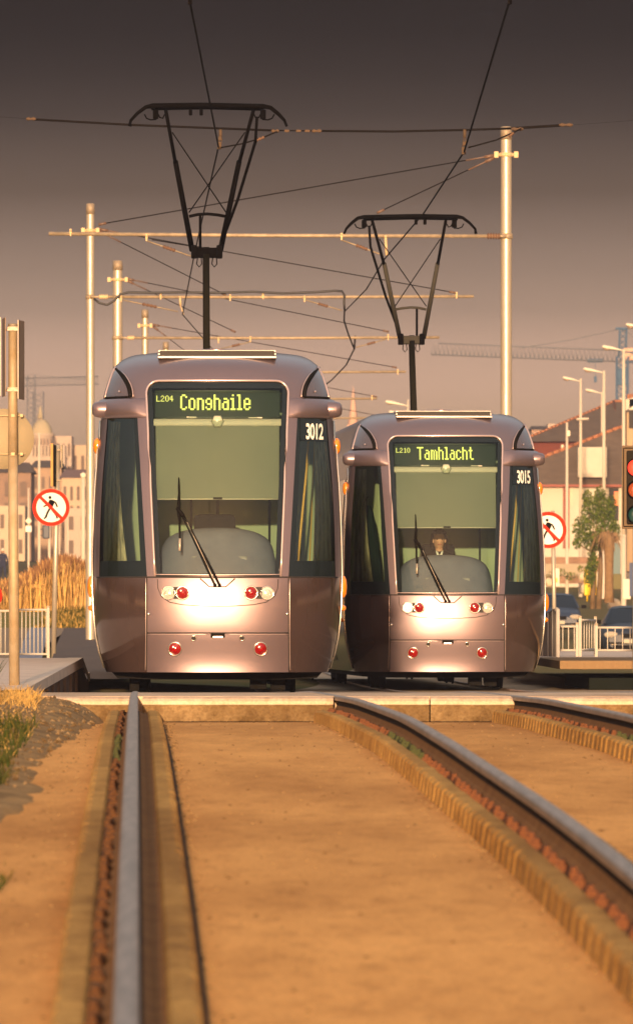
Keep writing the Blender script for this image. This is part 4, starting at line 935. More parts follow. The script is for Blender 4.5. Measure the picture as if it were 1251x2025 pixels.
for y in (822, 898):
    mb = MB(); mb.tube([P(-30, y, Y+.09), P(17, y, Y+.06), P(50, y, Y+.09)], .006, 6); mb.rbox(P(26, y, Y-.04), (.035, .03, .03), .006); mb.rbox(P(43, y, Y+.02), (.03, .05, .03), .008); wb(mb, 'clamp', fit, T)
Y = 175; T = thing('road_sign', 'red road sign cut off by the left frame edge above the railing', 'sign', (xpix(-22, Y), Y, zL(Y)))
mb = MB(); mb.lathe(P(-20, 1178, Y), [(0, -.004), (.22, -.004), (.22, .004), (0, .004)], 'Y', 32); wb(mb, 'sign_face', redm, T)
mb = MB(); mb.tube([P(-20, 1300, Y+.03), P(-20, 1140, Y+.03)], .03, 10); wb(mb, 'pole', steelp, T)
# thin posts of the left background
def zback(px, y, Y): return P(px, y, Y)
def post(px, y0, y1, Y, wpx, lab, name='street_post', cat='post', m=None, parts=None, grp=None):
    a, b = P(px, y1, Y), P(px, y0, Y); g = zg(a.x, Y); T = thing(name, lab, cat, (a.x, Y, min(g, a.z)), 0, grp)
    mb = MB(); r = wpx/2/F*Y; mb.tube([(a.x, Y, min(g, a.z)-.1), a, b], [r*1.15, r*1.1, r*.8], 10); wb(mb, 'pole', m or lampm, T)
    for nm, q, mm in (parts or []): wb(q, nm, mm, T)
    return T
lampm = mat('lamp_pole', (.55, .48, .40), .8); lamphead = mat('lamp_head', (.72, .66, .54), .8); lampgl = mat('lamp_lens', (.25, .18, .14), .3)
post(78, 856, 1110, 420, 5.5, 'tall slim post between the round sign back and the no walking sign')
mb = MB(); c = P(57, 1030, 400); mb.rbox(c, (.2, .02, .2), .01); mb.v = [(c.x+(x-c.x)*.7-(z-c.z)*.7, y, c.z+(x-c.x)*.7+(z-c.z)*.7) for x, y, z in mb.v]; mb2 = MB().rbox(P(57, 1046, 400), (.24, .02, .24), .01)
post(57, 965, 1105, 400.1, 4, 'thin post carrying a small diamond plate and a square plate', parts=[('diamond_plate', mb, lamphead), ('square_plate', mb2, whitem)])
post(165, 935, 1105, 380, 8, 'bright short post just left of the slim silver pole', parts=[('lantern', MB().lathe(P(165, 940, 380), [(0, -.1), (.1, -.08), (.12, .05), (0, .12)], 'Z', 10), lamphead)])
post(118, 1040, 1100, 390, 3, 'thin grey post behind the no walking sign pole')
post(135, 1010, 1100, 430, 3, 'thin far post above the middle of the reeds')
Y = 300; T = thing('pedestrian_signal', 'dark pedestrian signal head beside the no walking sign pole', 'traffic light', (xpix(97, Y), Y, zL(Y)))
mb = MB(); p = P(92, 1052, Y); mb.rbox(p, (.20, .2, .40), .03); mb.rbox(p+Vector((-.12, -.05, .08)), (.10, .22, .03), .01); mb.rbox(p+Vector((-.12, -.05, -.10)), (.10, .22, .03), .01); wb(mb, 'signal_head', mat('signal_navy', (.02, .03, .06), .5), T)
mb = MB(); mb.tube([(xpix(98, Y), Y, zL(Y)), P(98, 1035, Y)], .04, 10); wb(mb, 'pole', lampm, T)
# ---------------------------------------------------------------- traffic light at the right
Y = 121; T = thing('traffic_light', 'traffic light showing red at the right frame edge', 'traffic light', (xpix(1262, Y), Y, .0)); cx = xpix(1256, Y)
zt_, zb_ = P(0, 881, Y).z, P(0, 1046, Y).z
mb = MB(); mb.rbox((cx, Y+.06, (zt_+zb_)/2), (.33, .02, zt_-zb_), .012, 0)
for s in (-1, 1): mb.tube([(cx+s*.145, Y+.045, zb_+.03), (cx+s*.145, Y+.045, zt_-.03)], .006, 6, 1)
mb.tube([(cx-.145, Y+.045, zt_-.03), (cx+.145, Y+.045, zt_-.03)], .006, 6, 1); mb.tube([(cx-.145, Y+.045, zb_+.03), (cx+.145, Y+.045, zb_+.03)], .006, 6, 1)
wb(mb, 'backing_board', [mat('board_brown', (.17, .115, .07), .9, 0, (.16, .11, .07), 5), blackm], T)
mb = MB(); mb.rbox((cx, Y, (zt_+zb_)/2), (.22, .12, zt_-zb_-.12), .02); wb(mb, 'signal_head', mat('signal_black', (.02, .015, .01), .9), T)
for yp, m_ in ((925, mat('red_on', (.6, .03, .01), .3, emit=(1, .04, .02), estr=1.1)), (969, mat('amber_off', (.30, .06, .02), .3, coat=1)), (1018, mat('green_off', (.01, .045, .045), .3, coat=1))):
    c = P(0, yp, Y-.07); c.x = cx
    mb = MB(); mb.lathe(c, [(.10, -.0), (.085, -.012), (.05, -.025), (0, -.03)], 'Y', 24); wb(mb, 'lens', m_, T)
    mb = MB(); pts = []
    mb.grid([[(c.x+.108*math.cos(t), c.y+d, c.z+.108*math.sin(t)) for t in [lerp(-.4, math.pi+.4, i/20) for i in range(21)]] for d in (-.14, .05)]); mb.grid([[(c.x+q*math.cos(2*math.pi*i/24), c.y+.01, c.z+q*math.sin(2*math.pi*i/24)) for i in range(24)] for q in (.098, .114)], closed=True)
    wb(mb, 'visor', blackm, T)
mb = MB(); mb.tube([(cx+.02, Y+.13, .1), (cx+.02, Y+.13, zt_+.05)], .055, 14); wb(mb, 'pole', steelp, T)
# ---------------------------------------------------------------- street lamps
LG = 'street lamps beyond the trams'
def lamp(px, ytop, ybase, Y, wpx, hx0, hx1, hy, lab, extra=None):
    b = P(px, ybase, Y); g = min(zg(b.x, Y), b.z); T = thing('street_lamp', lab, 'street lamp', (b.x, Y, g), 0, LG); k = Y/F
    mb = MB(); t = P(px, ytop, Y); mid = Vector((b.x, Y, lerp(b.z, t.z, .28)))
    mb.tube([(b.x, Y, g-.1), b, mid], [wpx*.62*k, wpx*.62*k, wpx*.60*k], 12); mb.tube([mid, t], [wpx*.48*k, wpx*.34*k], 12); wb(mb, 'pole', lampm, T)
    a, e = P(hx0, hy, Y), P(hx1, hy+7, Y); L = abs(e.x-a.x); s = 1 if e.x > a.x else -1
    mb = MB(); prof = [(0, .012), (.04, .065), (.12, .085), (.45, .085), (.7, .06), (1.0, .03)]
    rows = [[(a.x+s*u*L, Y+.11*math.cos(q)*(h/.085)**.5, lerp(a.z, e.z, u)+h*(1.0 if math.sin(q) > 0 else .35)*math.sin(q)*L/.75) for q in [2*math.pi*i/12 for i in range(12)]] for u, h in prof]
    mb.grid(rows, 0, True, closed=True); mb.add(rows[0], [tuple(range(12))]); mb.add(rows[-1], [tuple(range(12))]); mb.tube([e, (t.x, Y, e.z-.02)], .03, 8); wb(mb, 'lamp_head', lamphead, T)
    mb = MB(); mb.lathe((a.x+s*L*.27, Y, a.z-.04), [(.0, -.10), (.10, -.085), (.16, .0), (0, .01)], 'Z', 14, 0, 1.1*L/.75, .6); wb(mb, 'lens', lampgl, T)
    if extra: wb(extra, 'bracket', lampm, T)
    return T
lamp(1232, 690, 1200, 392, 8.5, 1189, 1229, 686, 'nearest street lamp, its head just left of the blue crane tower')
lamp(1193, 733, 1190, 440, 8, 1152, 1190, 730, 'street lamp standing in front of the cream dormer, second from the right')
lamp(1147, 749, 1178, 445, 7, 1111, 1144, 747, 'street lamp with a small cross bracket, third from the right', MB().tube([P(1139, 829, 444.8), P(1163, 828, 444.8)], .06, 8))
lamp(1189, 775, 1180, 520, 5, 1156, 1187, 771, 'street lamp whose head hangs just below another lamp head')
lamp(1276, 644, 1210, 340, 9, 1236, 1272, 642, 'street lamp cut off by the right frame edge')
lamp(1240, 795, 1175, 560, 5, 1223, 1240, 788, 'far street lamp peeping out beside the cream gable')
lamp(806, 790, 1150, 520, 5, 761, 801, 795, 'far street lamp behind the mast of the right pantograph')
lamp(812, 812, 1140, 600, 4, 768, 806, 815, 'lower far street lamp just above the roof of the right tram')
post(1120, 835, 1160, 400, 6, 'slim post with a small box near its top, right of the right tram', parts=[('box', MB().rbox(P(1123, 857, 399.9), (.13, .1, .22), .02), lamphead)])
post(1096, 1085, 1135, 360, 4, 'short thin post behind the right no walking sign')
# ---------------------------------------------------------------- cars
def make_car(px, ybot, Y, wpx, label, paintc, front=True, lit=False, rz=0.0):
    k = Y/F; W = wpx*k; s = W/1.72; g = P(px, ybot, Y)
    T = thing('parked_car', label, 'car', (g.x, Y, g.z), rz, 'dark cars behind the right railings')
    pm = mat('car_paint_'+str(px), paintc, .5, .1, coat=.1)
    L = 4.1
    prof = table([(0, .62), (.05, .74), (.3, .82), (1.0, .93), (1.15, .95), (3.3, 1.0), (3.9, .98), (4.1, .7)])
    wid = table([(0, .66), (.12, .78), (.4, .84), (1.5, .86), (3.3, .86), (3.9, .80), (4.1, .70)])
    mb = MB(); rows = []
    for y in (0, .05, .12, .25, .5, .9, 1.15, 1.8, 2.6, 3.3, 3.7, 3.95, 4.1):
        w, h = wid(y), prof(y); zb = .22+(.06 if y < .06 else 0)
        rows.append([(x*w*s, y*s, z*s) for x, z in ((-.90, zb), (-.99, zb+.1), (-1.0, .50), (-.985, .62), (-.93, h-.10), (-.82, h-.02), (-.45, h+.015), (0, h+.02), (.45, h+.015), (.82, h-.02), (.93, h-.10), (.985, .62), (1, .50), (.99, zb+.1), (.90, zb))])
    mb.grid(rows, 0, True); mb.add(rows[0], [tuple(range(15))]); mb.add(rows[-1], [tuple(range(15))]); mb.build('body', [pm], T)
    R = [(1.05, .94, .76), (1.35, 1.14, .68), (1.72, 1.37, .58), (2.1, 1.43, .56), (2.9, 1.42, .55), (3.3, 1.34, .56), (3.7, 1.02, .66)]
    mb = MB(); mb.grid([[(x*w*s, y*s, z*s) for x, z in ((-1.0, h-.06), (-.93, h-.01), (-.5, h+.015), (0, h+.02), (.5, h+.015), (.93, h-.01), (1.0, h-.06))] for y, h, w in R[2:6]], 0, True); mb.build('roof', [pm], T)
    mb = MB(); rr = []
    for y, h, w in R[:3]: rr.append([(x*w*s, y*s, h*s) for x in (-.96, -.5, 0, .5, .96)])
    mb.grid(rr, 0, True); mb.build('windscreen', [mat('car_glass', (.012, .02, .035), .12, 0, spec=.2)], T)
    for sg in (-1, 1):
        mb = MB(); mb.tube([(sg*.76*s, 1.05*s, .94*s), (sg*.67*s, 1.35*s, 1.14*s), (sg*.575*s, 1.72*s, 1.36*s)], .028*s, 6); mb.build('pillar', [pm], T)
        mb = MB(); mb.grid([[(sg*.80*s, 1.15*s, .93*s), (sg*.57*s, 1.75*s, 1.33*s)], [(sg*.80*s, 2.2*s, .96*s), (sg*.565*s, 2.2*s, 1.38*s)], [(sg*.79*s, 3.2*s, .98*s), (sg*.57*s, 3.2*s, 1.32*s)]], 0, False); mb.build('side_window', [MATS['car_glass']], T)
        mb = MB(); mb.lathe((sg*.60*s, .02*s, .63*s), [(0, -.03), (.14*s, -.015), (.17*s, .01), (.17*s, .06)], 'Y', 20, 0, 1.2, .55); mb.build('headlight', [mat('car_lamp', (.35, .30, .24), .6)], T)
        mb = MB(); mb.lathe((sg*.52*s, -.01*s, .38*s), [(0, -.02), (.06*s, -.01), (.07*s, .02)], 'Y', 12, 0, 1.4, .8); mb.build('fog_light', [MATS['car_lamp']], T)
        mb = MB(); mb.rbox((sg*.93*s, 1.25*s, .99*s), (.17*s, .10*s, .12*s), .03*s); mb.build('mirror', [blk], T)
        for y in (.75, 3.3):
            mb = MB(); mb.lathe((sg*.76*s, y*s, .30*s), [(0, -.09*s), (.2*s, -.1*s), (.30*s, -.08*s), (.31*s, 0), (.30*s, .08*s), (.2*s, .1*s), (0, .09*s)], 'X', 20); mb.build('wheel', [blk], T)
    mb = MB(); mb.rbox((0, -.01*s, .60*s), (.62*s, .04, .12*s), .01*s); mb.rbox((0, -.015*s, .40*s), (1.5*s, .05, .05*s), .01*s); mb.rbox((0, -.01*s, .30*s), (1.1*s, .05, .09*s), .01*s); mb.build('grille', [blk], T)
    mb = MB(); mb.rbox((0, -.05*s, .45*s), (.50*s, .02, .11*s), .004); mb.build('number_plate', [mat('plate_cream', (.45, .42, .34), .85)], T)
    mb = MB(); mb.rbox((-.3*s, 1.75*s, 1.06*s), (.28*s, .1, .2*s), .04); mb.rbox((.3*s, 1.75*s, 1.06*s), (.28*s, .1, .2*s), .04); mb.build('seat', [seatm], T)
    return T
make_car(1101, 1257, 333, 100, 'dark blue car with headlamps facing the camera, just right of the right tram', (.018, .032, .07))
make_car(1250, 1300, 272, 122, 'darker blue car behind the railing at the right frame edge', (.014, .022, .045))
# ---------------------------------------------------------------- people and street things
def walker(px, yfoot, Y, hpx, label):
    h = hpx/F*Y/1.75; b = P(px, yfoot, Y)
    V = [(0, 0, .93), (0, 0, 1.15), (0, 0, 1.36), (0, .0, 1.50), (.17, 0, 1.40), (-.17, 0, 1.40), (.25, .02, 1.12), (-.24, -.05, 1.12), (.24, -.08, .88), (-.22, -.20, .92), (.10, 0, .86), (-.10, 0, .86), (.12, -.12, .48), (-.10, .08, .48), (.12, -.10, .07), (-.10, .28, .10), (.12, -.24, .03), (-.10, .16, .03)]
    E = [(0, 1), (1, 2), (2, 3), (2, 4), (2, 5), (4, 6), (5, 7), (6, 8), (7, 9), (0, 10), (0, 11), (10, 12), (11, 13), (12, 14), (13, 15), (14, 16), (15, 17)]
    R = [(.17, .12), (.15, .11), (.17, .11), .055, .06, .06, .048, .048, .035, .035, .09, .09, .065, .065, .045, .045, .04, .04]
    o = skin_person('person', V, E, R, 0, [mat('navy_coat', (.025, .03, .06), .8)], b, 0, h); tag(o, label, 'person')
    mb = MB(); mb.lathe((0, 0, 1.62*h), [(0, -.12*h), (.05*h, -.10*h), (.075*h, -.02*h), (.078*h, .04*h), (.0, .11*h)], 'Z', 14, 0, .9, 1.1); mb.box((0, -.085*h, 1.60*h), (.02*h, .02*h, .03*h)); mb.build('head', [skinm], o)
    mb = MB(); mb.lathe((0, .012*h, 1.65*h), [(.088*h, -.04*h), (.092*h, .02*h), (.06*h, .085*h), (0, .10*h)], 'Z', 14, 0, .95, 1.1); mb.build('hair', [mat('pale_cap', (.7, .6, .48), .8)], o)
walker(6, 1152, 540, 68, 'pedestrian in a dark blue jacket and pale cap at the left frame edge')
def simple(name, lab, cat, mb, m): return tag(mb.build(name, m), lab, cat)
yel = mat('yellow_board', (.85, .55, .02), .5)
mb = MB(); mb.rbox(P(1166, 1152, 330), (.42, .12, .85), .04, 0, .3); mb.tube([P(1160, 1170, 330), P(1160, 1190, 330)], .03); mb.tube([P(1172, 1168, 330), P(1172, 1190, 330)], .03); simple('notice_board', 'bright yellow board standing behind the railings', 'sign', mb, yel)
T = thing('notice_board', 'pale board with a yellow patch behind the right tram', 'sign', P(1099, 1160, 345)); mb = MB(); mb.rbox(P(1099, 1142, 345), (.22, .08, .62), .03); wb(mb, 'board', lamphead, T); mb = MB(); mb.rbox(P(1098, 1147, 344.9), (.11, .06, .15), .02); wb(mb, 'patch', mat('yel2', (.85, .5, .03), .5), T)
T = thing('utility_cabinet', 'teal grey cabinet behind the tree trunks at the right', 'cabinet', P(1215, 1145, 360)); mb = MB(); mb.rbox(P(1217, 1108, 360), (.30, .3, 1.25), .03); wb(mb, 'box', mat('cab_teal', (.13, .19, .20), .7), T); mb = MB(); mb.rbox(P(1212, 1150, 359.7), (.55, .3, .55), .03); wb(mb, 'base', mat('cab_olive', (.16, .14, .07), .8), T)
T = thing('banner', 'blue banner hanging at the right frame edge below the traffic light', 'banner', P(1250, 1180, 300)); mb = MB(); mb.rbox(P(1252, 1146, 300), (.26, .02, 1.0), .01); wb(mb, 'cloth', mat('banner_blue', (.05, .08, .17), .7), T); mb = MB(); mb.tube([P(1256, 1250, 300), P(1256, 1100, 300)], .03); wb(mb, 'pole', lampm, T)
mb = MB(); mb.rbox(P(1238, 1165, 350), (.28, .2, .7), .03); simple('litter_bin', 'cream box standing left of the blue banner', 'bin', mb, lamphead)
rk = mat('pale_rock', (.55, .45, .32), .9)
for i, (x, y, r) in enumerate(((1085, 1152, .17), (1152, 1140, .18), (1158, 1165, .22), (1213, 1196, .25))):
    mb = MB(); bm = bmesh.new(); bmesh.ops.create_icosphere(bm, subdivisions=2, radius=r); c = P(x, y, 350)
    for v in bm.verts: v.co *= 1+.25*mnoise.noise(v.co*6+Vector((i*3, 0, 0)))
    bm.verts.ensure_lookup_table(); mb.add([c+v.co for v in bm.verts], [[v.index for v in f.verts] for f in bm.faces], 0, False); bm.free()
    tag(mb.build('boulder', rk), ('pale boulder left of the board with the yellow patch', 'pale boulder at the foot of the small tree', 'pale boulder beside the yellow board', 'pale boulder above the right hand car')[i], 'boulder', 'pale boulders along the road')
# ---------------------------------------------------------------- trees
leafA = mat('leaf_a', (.07, .11, .02), .8); leafB = mat('leaf_b', (.12, .15, .03), .8); leafC = mat('leaf_c', (.03, .05, .012), .7); bark = mat('bark', (.22, .15, .09), .9, 0, (.14, .09, .05), 4, .5, 12)
def leaves(mb, clumps, n, size, seed=1):
    rnd = random.Random(seed)
    for cx, cy, cz, rx, ry, rz_ in clumps:
        for _ in range(int(n*rx*rz_)):
            while True:
                u = Vector((rnd.uniform(-1, 1), rnd.uniform(-1, 1), rnd.uniform(-1, 1)))
                if .12 < u.length < 1: break
            c = Vector((cx+u.x*rx, cy+u.y*ry, cz+u.z*rz_)); a = Vector((rnd.gauss(0, 1), rnd.gauss(0, 1), rnd.gauss(0, 1))).normalized(); b = a.cross(Vector((rnd.gauss(0, 1), rnd.gauss(0, 1), rnd.gauss(0, 1)))).normalized(); s = size*rnd.uniform(.6, 1.3)
            mb.add([c-a*s, c+b*s*.45, c+a*s, c-b*s*.45], [(0, 1, 2, 3)], rnd.choice((0, 0, 1, 1, 2)))
def tree(px, ybase, Y, trunk, clumps, n, size, lab, name='tree', seed=1, mats=None, grp=None):
    b = P(px, ybase, Y); T = thing(name, lab, 'tree', b, 0, grp)
    mb = MB(); top = P(trunk[0][0], trunk[0][1], Y)
    mb.tube([b-Vector((0, 0, .2)), b.lerp(top, .5)+Vector((.04, 0, 0)), top], [trunk[1], trunk[1]*.8, trunk[1]*.5], 10)
    cl = [(P(x, y, Y).x, Y+dy, P(x, y, Y).z, rx/F*Y, rx/F*Y, rz_/F*Y) for x, y, dy, rx, rz_ in clumps]
    for c in cl: mb.tube([top.lerp(b, .3), Vector(c[:3])], [trunk[1]*.4, trunk[1]*.12], 6)
    wb(mb, 'trunk', bark, T); mb = MB(); leaves(mb, cl, n, size, seed); wb(mb, 'crown', mats or [leafA, leafB, leafC], T, fixn=False); return T
tree(1170, 1192, 320, ((1172, 1050), .09), [(1150, 1045, 0, 20, 26), (1172, 1010, .3, 24, 30), (1195, 1030, 0, 24, 34), (1160, 985, .2, 10, 18), (1205, 1000, .2, 14, 24), (1185, 985, .1, 12, 26), (1178, 1070, -.1, 30, 20), (1215, 1050, .1, 12, 22), (1140, 1075, -.1, 10, 12), (1170, 1110, -.2, 12, 26), (1164, 1140, -.2, 11, 24)], 5200, .05, 'small bushy green tree right of the right tram', seed=3)
T = thing('palm_trunk', 'stout fibrous brown trunk under the small green tree', 'tree', P(1198, 1190, 318)); mb = MB()
rr = [(.17, 0), (.14, .3), (.135, .9), (.15, 1.5), (.17, 1.9), (.18, 2.05), (.12, 2.15)]
mb.lathe(P(1203, 1192, 318), rr, 'Z', 14); wb(mb, 'trunk', mat('fibre', (.26, .165, .09), .95, 0, (.18, .11, .06), 9, .8, 20), T)
mb = MB(); c = P(1199, 1062, 318)
for i in range(420):
    a = random.uniform(0, 6.28); r = abs(random.gauss(0, .16)); x, y = math.cos(a)*r, math.sin(a)*r; d = Vector((x*.5, y*.5, -random.uniform(-.15, .6)))
    p = c+Vector((x, y, random.uniform(-.05, .15))); w = Vector((random.gauss(0, .02), random.gauss(0, .02), 0)); mb.add([p-w, p+w, p+d], [(0, 1, 2)], 0)
wb(mb, 'dead_fronds', mat('dead_frond', (.22, .14, .08), .95), T, fixn=False)
tree(1182, 1192, 322, ((1186, 1062), .10), [(1185, 1063, 0, 14, 10)], 1400, .05, 'slim brown trunk left of the stout fibrous trunk', seed=5, mats=[leafB, mat('leaf_brown', (.2, .12, .06), .8), leafC])
bush = [(1092, 1140, 20, 10), (1128, 1140, 14, 9), (1150, 1125, 10, 9), (1108, 1132, 12, 8)]
for i, (x, y, rx, rz_) in enumerate(bush):
    mb = MB(); c = P(x, y, 372); k = 372/F; leaves(mb, [(c.x, c.y, c.z, rx*k, rx*k, rz_*k)], 2200, .05, 10+i); T_ = mb.build('bush', [leafB, mat('leaf_tan', (.25, .19, .08), .8), leafC], fixn=False)
    tag(T_, ('low bush behind the board with the yellow patch', 'low bush left of the tree with the bushy crown', 'low bush tucked under the left side of the tree', 'low bush between the slim post and the lamp with a cross bracket')[i], 'bush', 'low bushes before the cream house')
# ---------------------------------------------------------------- house
wallc = mat('wall_cream', (.56, .51, .43), .9, 0, (.52, .47, .39), 1.5, .1, 10); rooft = mat('roof_tile', (.15, .112, .088), .9, 0, (.11, .08, .062), 2, .4, 14, stretch=(1, 1, 4)); ridge = mat('ridge_tile', (.36, .15, .08), .9); fascia = mat('fascia_red', (.25, .07, .05), .7); winm = mat('window_dark', (.05, .045, .045), .85)
Y = 470; k = Y/F
T = thing('house', 'cream house with a brown hipped roof and a cream dormer at the right', 'house', P(1170, 1120, Y))
def XZ(px, py, y=Y): return tuple(P(px, py, y))
mb = MB(); a, b = P(945, 955, Y), P(1330, 1128, Y); mb.rbox(((a.x+b.x)/2, Y+4, (a.z+b.z)/2-.5), (b.x-a.x, 8, a.z-b.z+1), .02); wb(mb, 'wall', wallc, T)
ev = [(1045, 957), (1345, 957)]
e0, e1 = P(935, 958, Y-.5), P(1345, 958, Y-.5); pk0, pk1 = P(1224, 845, Y+3.5), P(1300, 845, Y+3.5)
bk0, bk1 = Vector((e0.x, Y+8.5, e0.z)), Vector((e1.x, Y+8.5, e1.z))
mb = MB(); mb.add([e0, e1, pk1, pk0, bk0, bk1], [(0, 1, 2, 3), (0, 3, 4), (1, 5, 2), (3, 2, 5, 4), (0, 4, 5, 1)]); mb.add([e0, e1, e1-Vector((0, 0, .12)), e0-Vector((0, 0, .12))], [(0, 1, 2, 3)], 1)
roof_ = wb(mb, 'roof', [rooft, fascia], T)
for i in range(2):
    mb = MB(); q0, q1 = ((e0, pk0), (pk0, pk1))[i]; n = 22
    for j in range(n): mb.tube([q0.lerp(q1, j/n), q0.lerp(q1, (j+.93)/n)], [.085, .10], 6)
    wb(mb, 'ridge', ridge, roof_)
mb = MB(); c0, c1 = P(1142, 884, Y-.8), P(1199, 944, Y-.8); mb.rbox(((c0.x+c1.x)/2, Y+.6, (c0.z+c1.z)/2), (c1.x-c0.x, 2.8, c0.z-c1.z), .03); wb(mb, 'dormer', wallc, T)
for x0, x1, y0, y1, m_ in ((1112, 1125, 960, 1085, fascia), (1203, 1222, 965, 1030, winm), (1126, 1131, 965, 1000, plate), (1213, 1222, 972, 1000, mat('sign_orange', (.8, .16, .03), .5)), (1060, 1066, 965, 1090, winm)):
    mb = MB(); p0, p1 = P(x0, y0, Y-.03), P(x1, y1, Y-.03); mb.rbox(((p0.x+p1.x)/2, Y-.02-(.03 if x0 == 1213 else 0), (p0.z+p1.z)/2), (p1.x-p0.x, .06, p0.z-p1.z), .01); wb(mb, 'window' if m_ is winm else 'wall_panel', m_, T)
mb = MB(); p0, p1 = P(1060, 1102, Y-.1), P(1225, 1130, Y-.1); mb.rbox(((p0.x+p1.x)/2, Y-.1, (p0.z+p1.z)/2), (p1.x-p0.x, .15, p0.z-p1.z), .02); wb(mb, 'plinth', mat('house_plinth', (.36, .2, .12), .9), T)
Y = 520; T = thing('house', 'larger brown roofed house behind, with a dark red band under its eaves', 'house', P(1200, 1100, Y))
e0, e1 = P(1026, 873, Y-.5), P(1420, 873, Y-.5); pk0, pk1 = P(1212, 794, Y+6), P(1300, 794, Y+6)
mb = MB(); mb.add([e0, e1, pk1, pk0, Vector((e0.x, Y+12, e0.z)), Vector((e1.x, Y+12, e1.z))], [(0, 1, 2, 3), (0, 3, 4), (1, 5, 2), (3, 2, 5, 4), (0, 4, 5, 1)]); roof_ = wb(mb, 'roof', rooft, T)
mb = MB(); n = 26
for j in range(n): mb.tube([e0.lerp(pk0, j/n), e0.lerp(pk0, (j+.93)/n)], [.07, .085], 6)
mb.tube([pk0, P(1226, 880, Y)], .09, 6); mb.tube([pk0, pk1], .09, 6); wb(mb, 'ridge', ridge, roof_)
mb = MB(); a, b = P(1050, 869, Y), P(1410, 1120, Y); mb.rbox(((a.x+b.x)/2, Y+6, (a.z+b.z)/2), (b.x-a.x, 11.5, a.z-b.z), .02); wb(mb, 'wall', mat('wall_red', (.15, .045, .035), .9), T)
mb = MB(); p0 = P(1111, 885, Y-.1); mb.rbox(p0, (.13, .15, .3), .02); wb(mb, 'flue', lamphead, T)
Y = 440; T = thing('house', 'cream gabled building at the right frame edge with a dark window and a chimney', 'house', P(1275, 1120, Y))
mb = MB(); a, b = P(1238, 815, Y), P(1330, 1130, Y); mb.rbox(((a.x+b.x)/2, Y+3, (a.z+b.z)/2), (b.x-a.x, 6, a.z-b.z), .02); wb(mb, 'wall', mat('wall_tan', (.42, .30, .19), .9), T)
mb = MB(); q = [P(1236, 812, Y-.3), P(1252, 802, Y-.3), P(1252, 786, Y-.3), P(1236, 790, Y-.3)]; mb.add([*q, *[v+Vector((2.2, 0, .8)) for v in q[1:3]]], [(0, 1, 2, 3), (1, 4, 5, 2)]); mb.rbox(P(1262, 800, Y+.2), (.9, 1.0, .5), .02); wb(mb, 'parapet', wallc, T)
mb = MB(); p0 = P(1250, 830, Y-.05); mb.rbox(p0, (.34, .1, .75), .02); wb(mb, 'window', winm, T)
mb = MB(); 
for i in range(3): mb.lathe(P(1241+i*5, 786, Y+.1), [(.05, -.1), (.05, .12), (.035, .16)], 'Z', 8)
wb(mb, 'chimney_pot', ridge, T)
# low wall and terraces behind
mb = MB(); a, b = P(1060, 1106, 440), P(1160, 1122, 440); mb.rbox(((a.x+b.x)/2, 440, (a.z+b.z)/2-.3), (b.x-a.x, .3, a.z-b.z+.8), .02); simple('garden_wall', 'low reddish garden wall in front of the cream house', 'wall', mb, mat('gw', (.32, .2, .14), .9, 0, (.25, .15, .1), 3))
mb = MB(); 
x_=P(1100, 1118, 400)
for i in range(4): mb.rbox(x_+Vector((0, -.24*i, -.12*i)), (2.6, .25+.0*i, .125), .02)
simple('stone_steps', 'grey stone terraces below the garden wall', 'steps', mb, mat('terr', (.36, .30, .22), .9))
# ---------------------------------------------------------------- cranes
def lattice(mb, a, b, w, n, r, up=Vector((0, 0, 1))):
    a, b = Vector(a), Vector(b); d = (b-a).normalized(); s = d.cross(Vector((0, 1, 0))).normalized(); q = Vector((0, 1, 0))
    def pt(i, sx, sq): return a.lerp(b, i/n)+s*sx*w/2+q*sq*w/2
    for sx, sq in ((-1, -1), (1, -1), (1, 1), (-1, 1)): mb.tube([pt(0, sx, sq), pt(n, sx, sq)], r, 5)
    for i in range(n):
        for (x0, q0), (x1, q1) in (((-1, -1), (1, -1)), ((1, 1), (-1, 1)), ((-1, 1), (-1, -1)), ((1, -1), (1, 1))):
            mb.tube([pt(i, x0, q0), pt(i+1, x1, q1)] if i % 2 else [pt(i, x1, q1), pt(i+1, x0, q0)], r*.6, 4)
blue = mat('crane_blue', (.07, .13, .22), .9); cg = mat('crane_grey', (.17, .18, .21), .9)
Y = 820; T = thing('tower_crane', 'blue tower crane with a long lattice jib above the houses at the right', 'crane', (xpix(1229, Y), Y, zg(50, Y)), 0, 'tower cranes on the skyline')
mb = MB(); lattice(mb, P(1229, 1100, Y), P(1229, 705, Y), .9, 34, .085); mb.rbox(P(1229, 745, Y), (.9, .9, 1.4), .1); wb(mb, 'tower', blue, T)
mb = MB(); lattice(mb, P(1229, 705, Y), P(1231, 648, Y), .55, 5, .08); mb.rbox(P(1228, 650, Y), (1.0, .5, .2), .05); wb(mb, 'tower_head', blue, T)
mb = MB(); A = P(852, 690, Y); B = P(1226, 704, Y); n = 44
for dz, dy in ((-.45, -.4), (-.45, .4), (.45, 0)): mb.tube([A+Vector((.6 if dz > 0 else 0, dy, dz)), B+Vector((0, dy, dz))], .055, 5)
for i in range(n):
    p, q = A.lerp(B, i/n), A.lerp(B, (i+.5)/n); r2_ = A.lerp(B, (i+1)/n)
    for dy in (-.4, .4): mb.tube([p+Vector((0, dy, -.45)), q+Vector((0, 0, .45)), r2_+Vector((0, dy, -.45))], .032, 4)
wb(mb, 'jib', cg, T)
mb = MB(); mb.tube([P(1228, 650, Y), P(1130, 672, Y), P(1030, 688, Y)], .035, 5); mb.tube([P(1229, 650, Y), P(1300, 700, Y)], .035, 5); wb(mb, 'tie_rope', cg, T)
mb = MB(); lattice(mb, P(1230, 706, Y), P(1320, 708, Y), .8, 10, .06); mb.rbox(P(1300, 715, Y), (2.2, .9, 1.2), .1); wb(mb, 'counter_jib', blue, T)
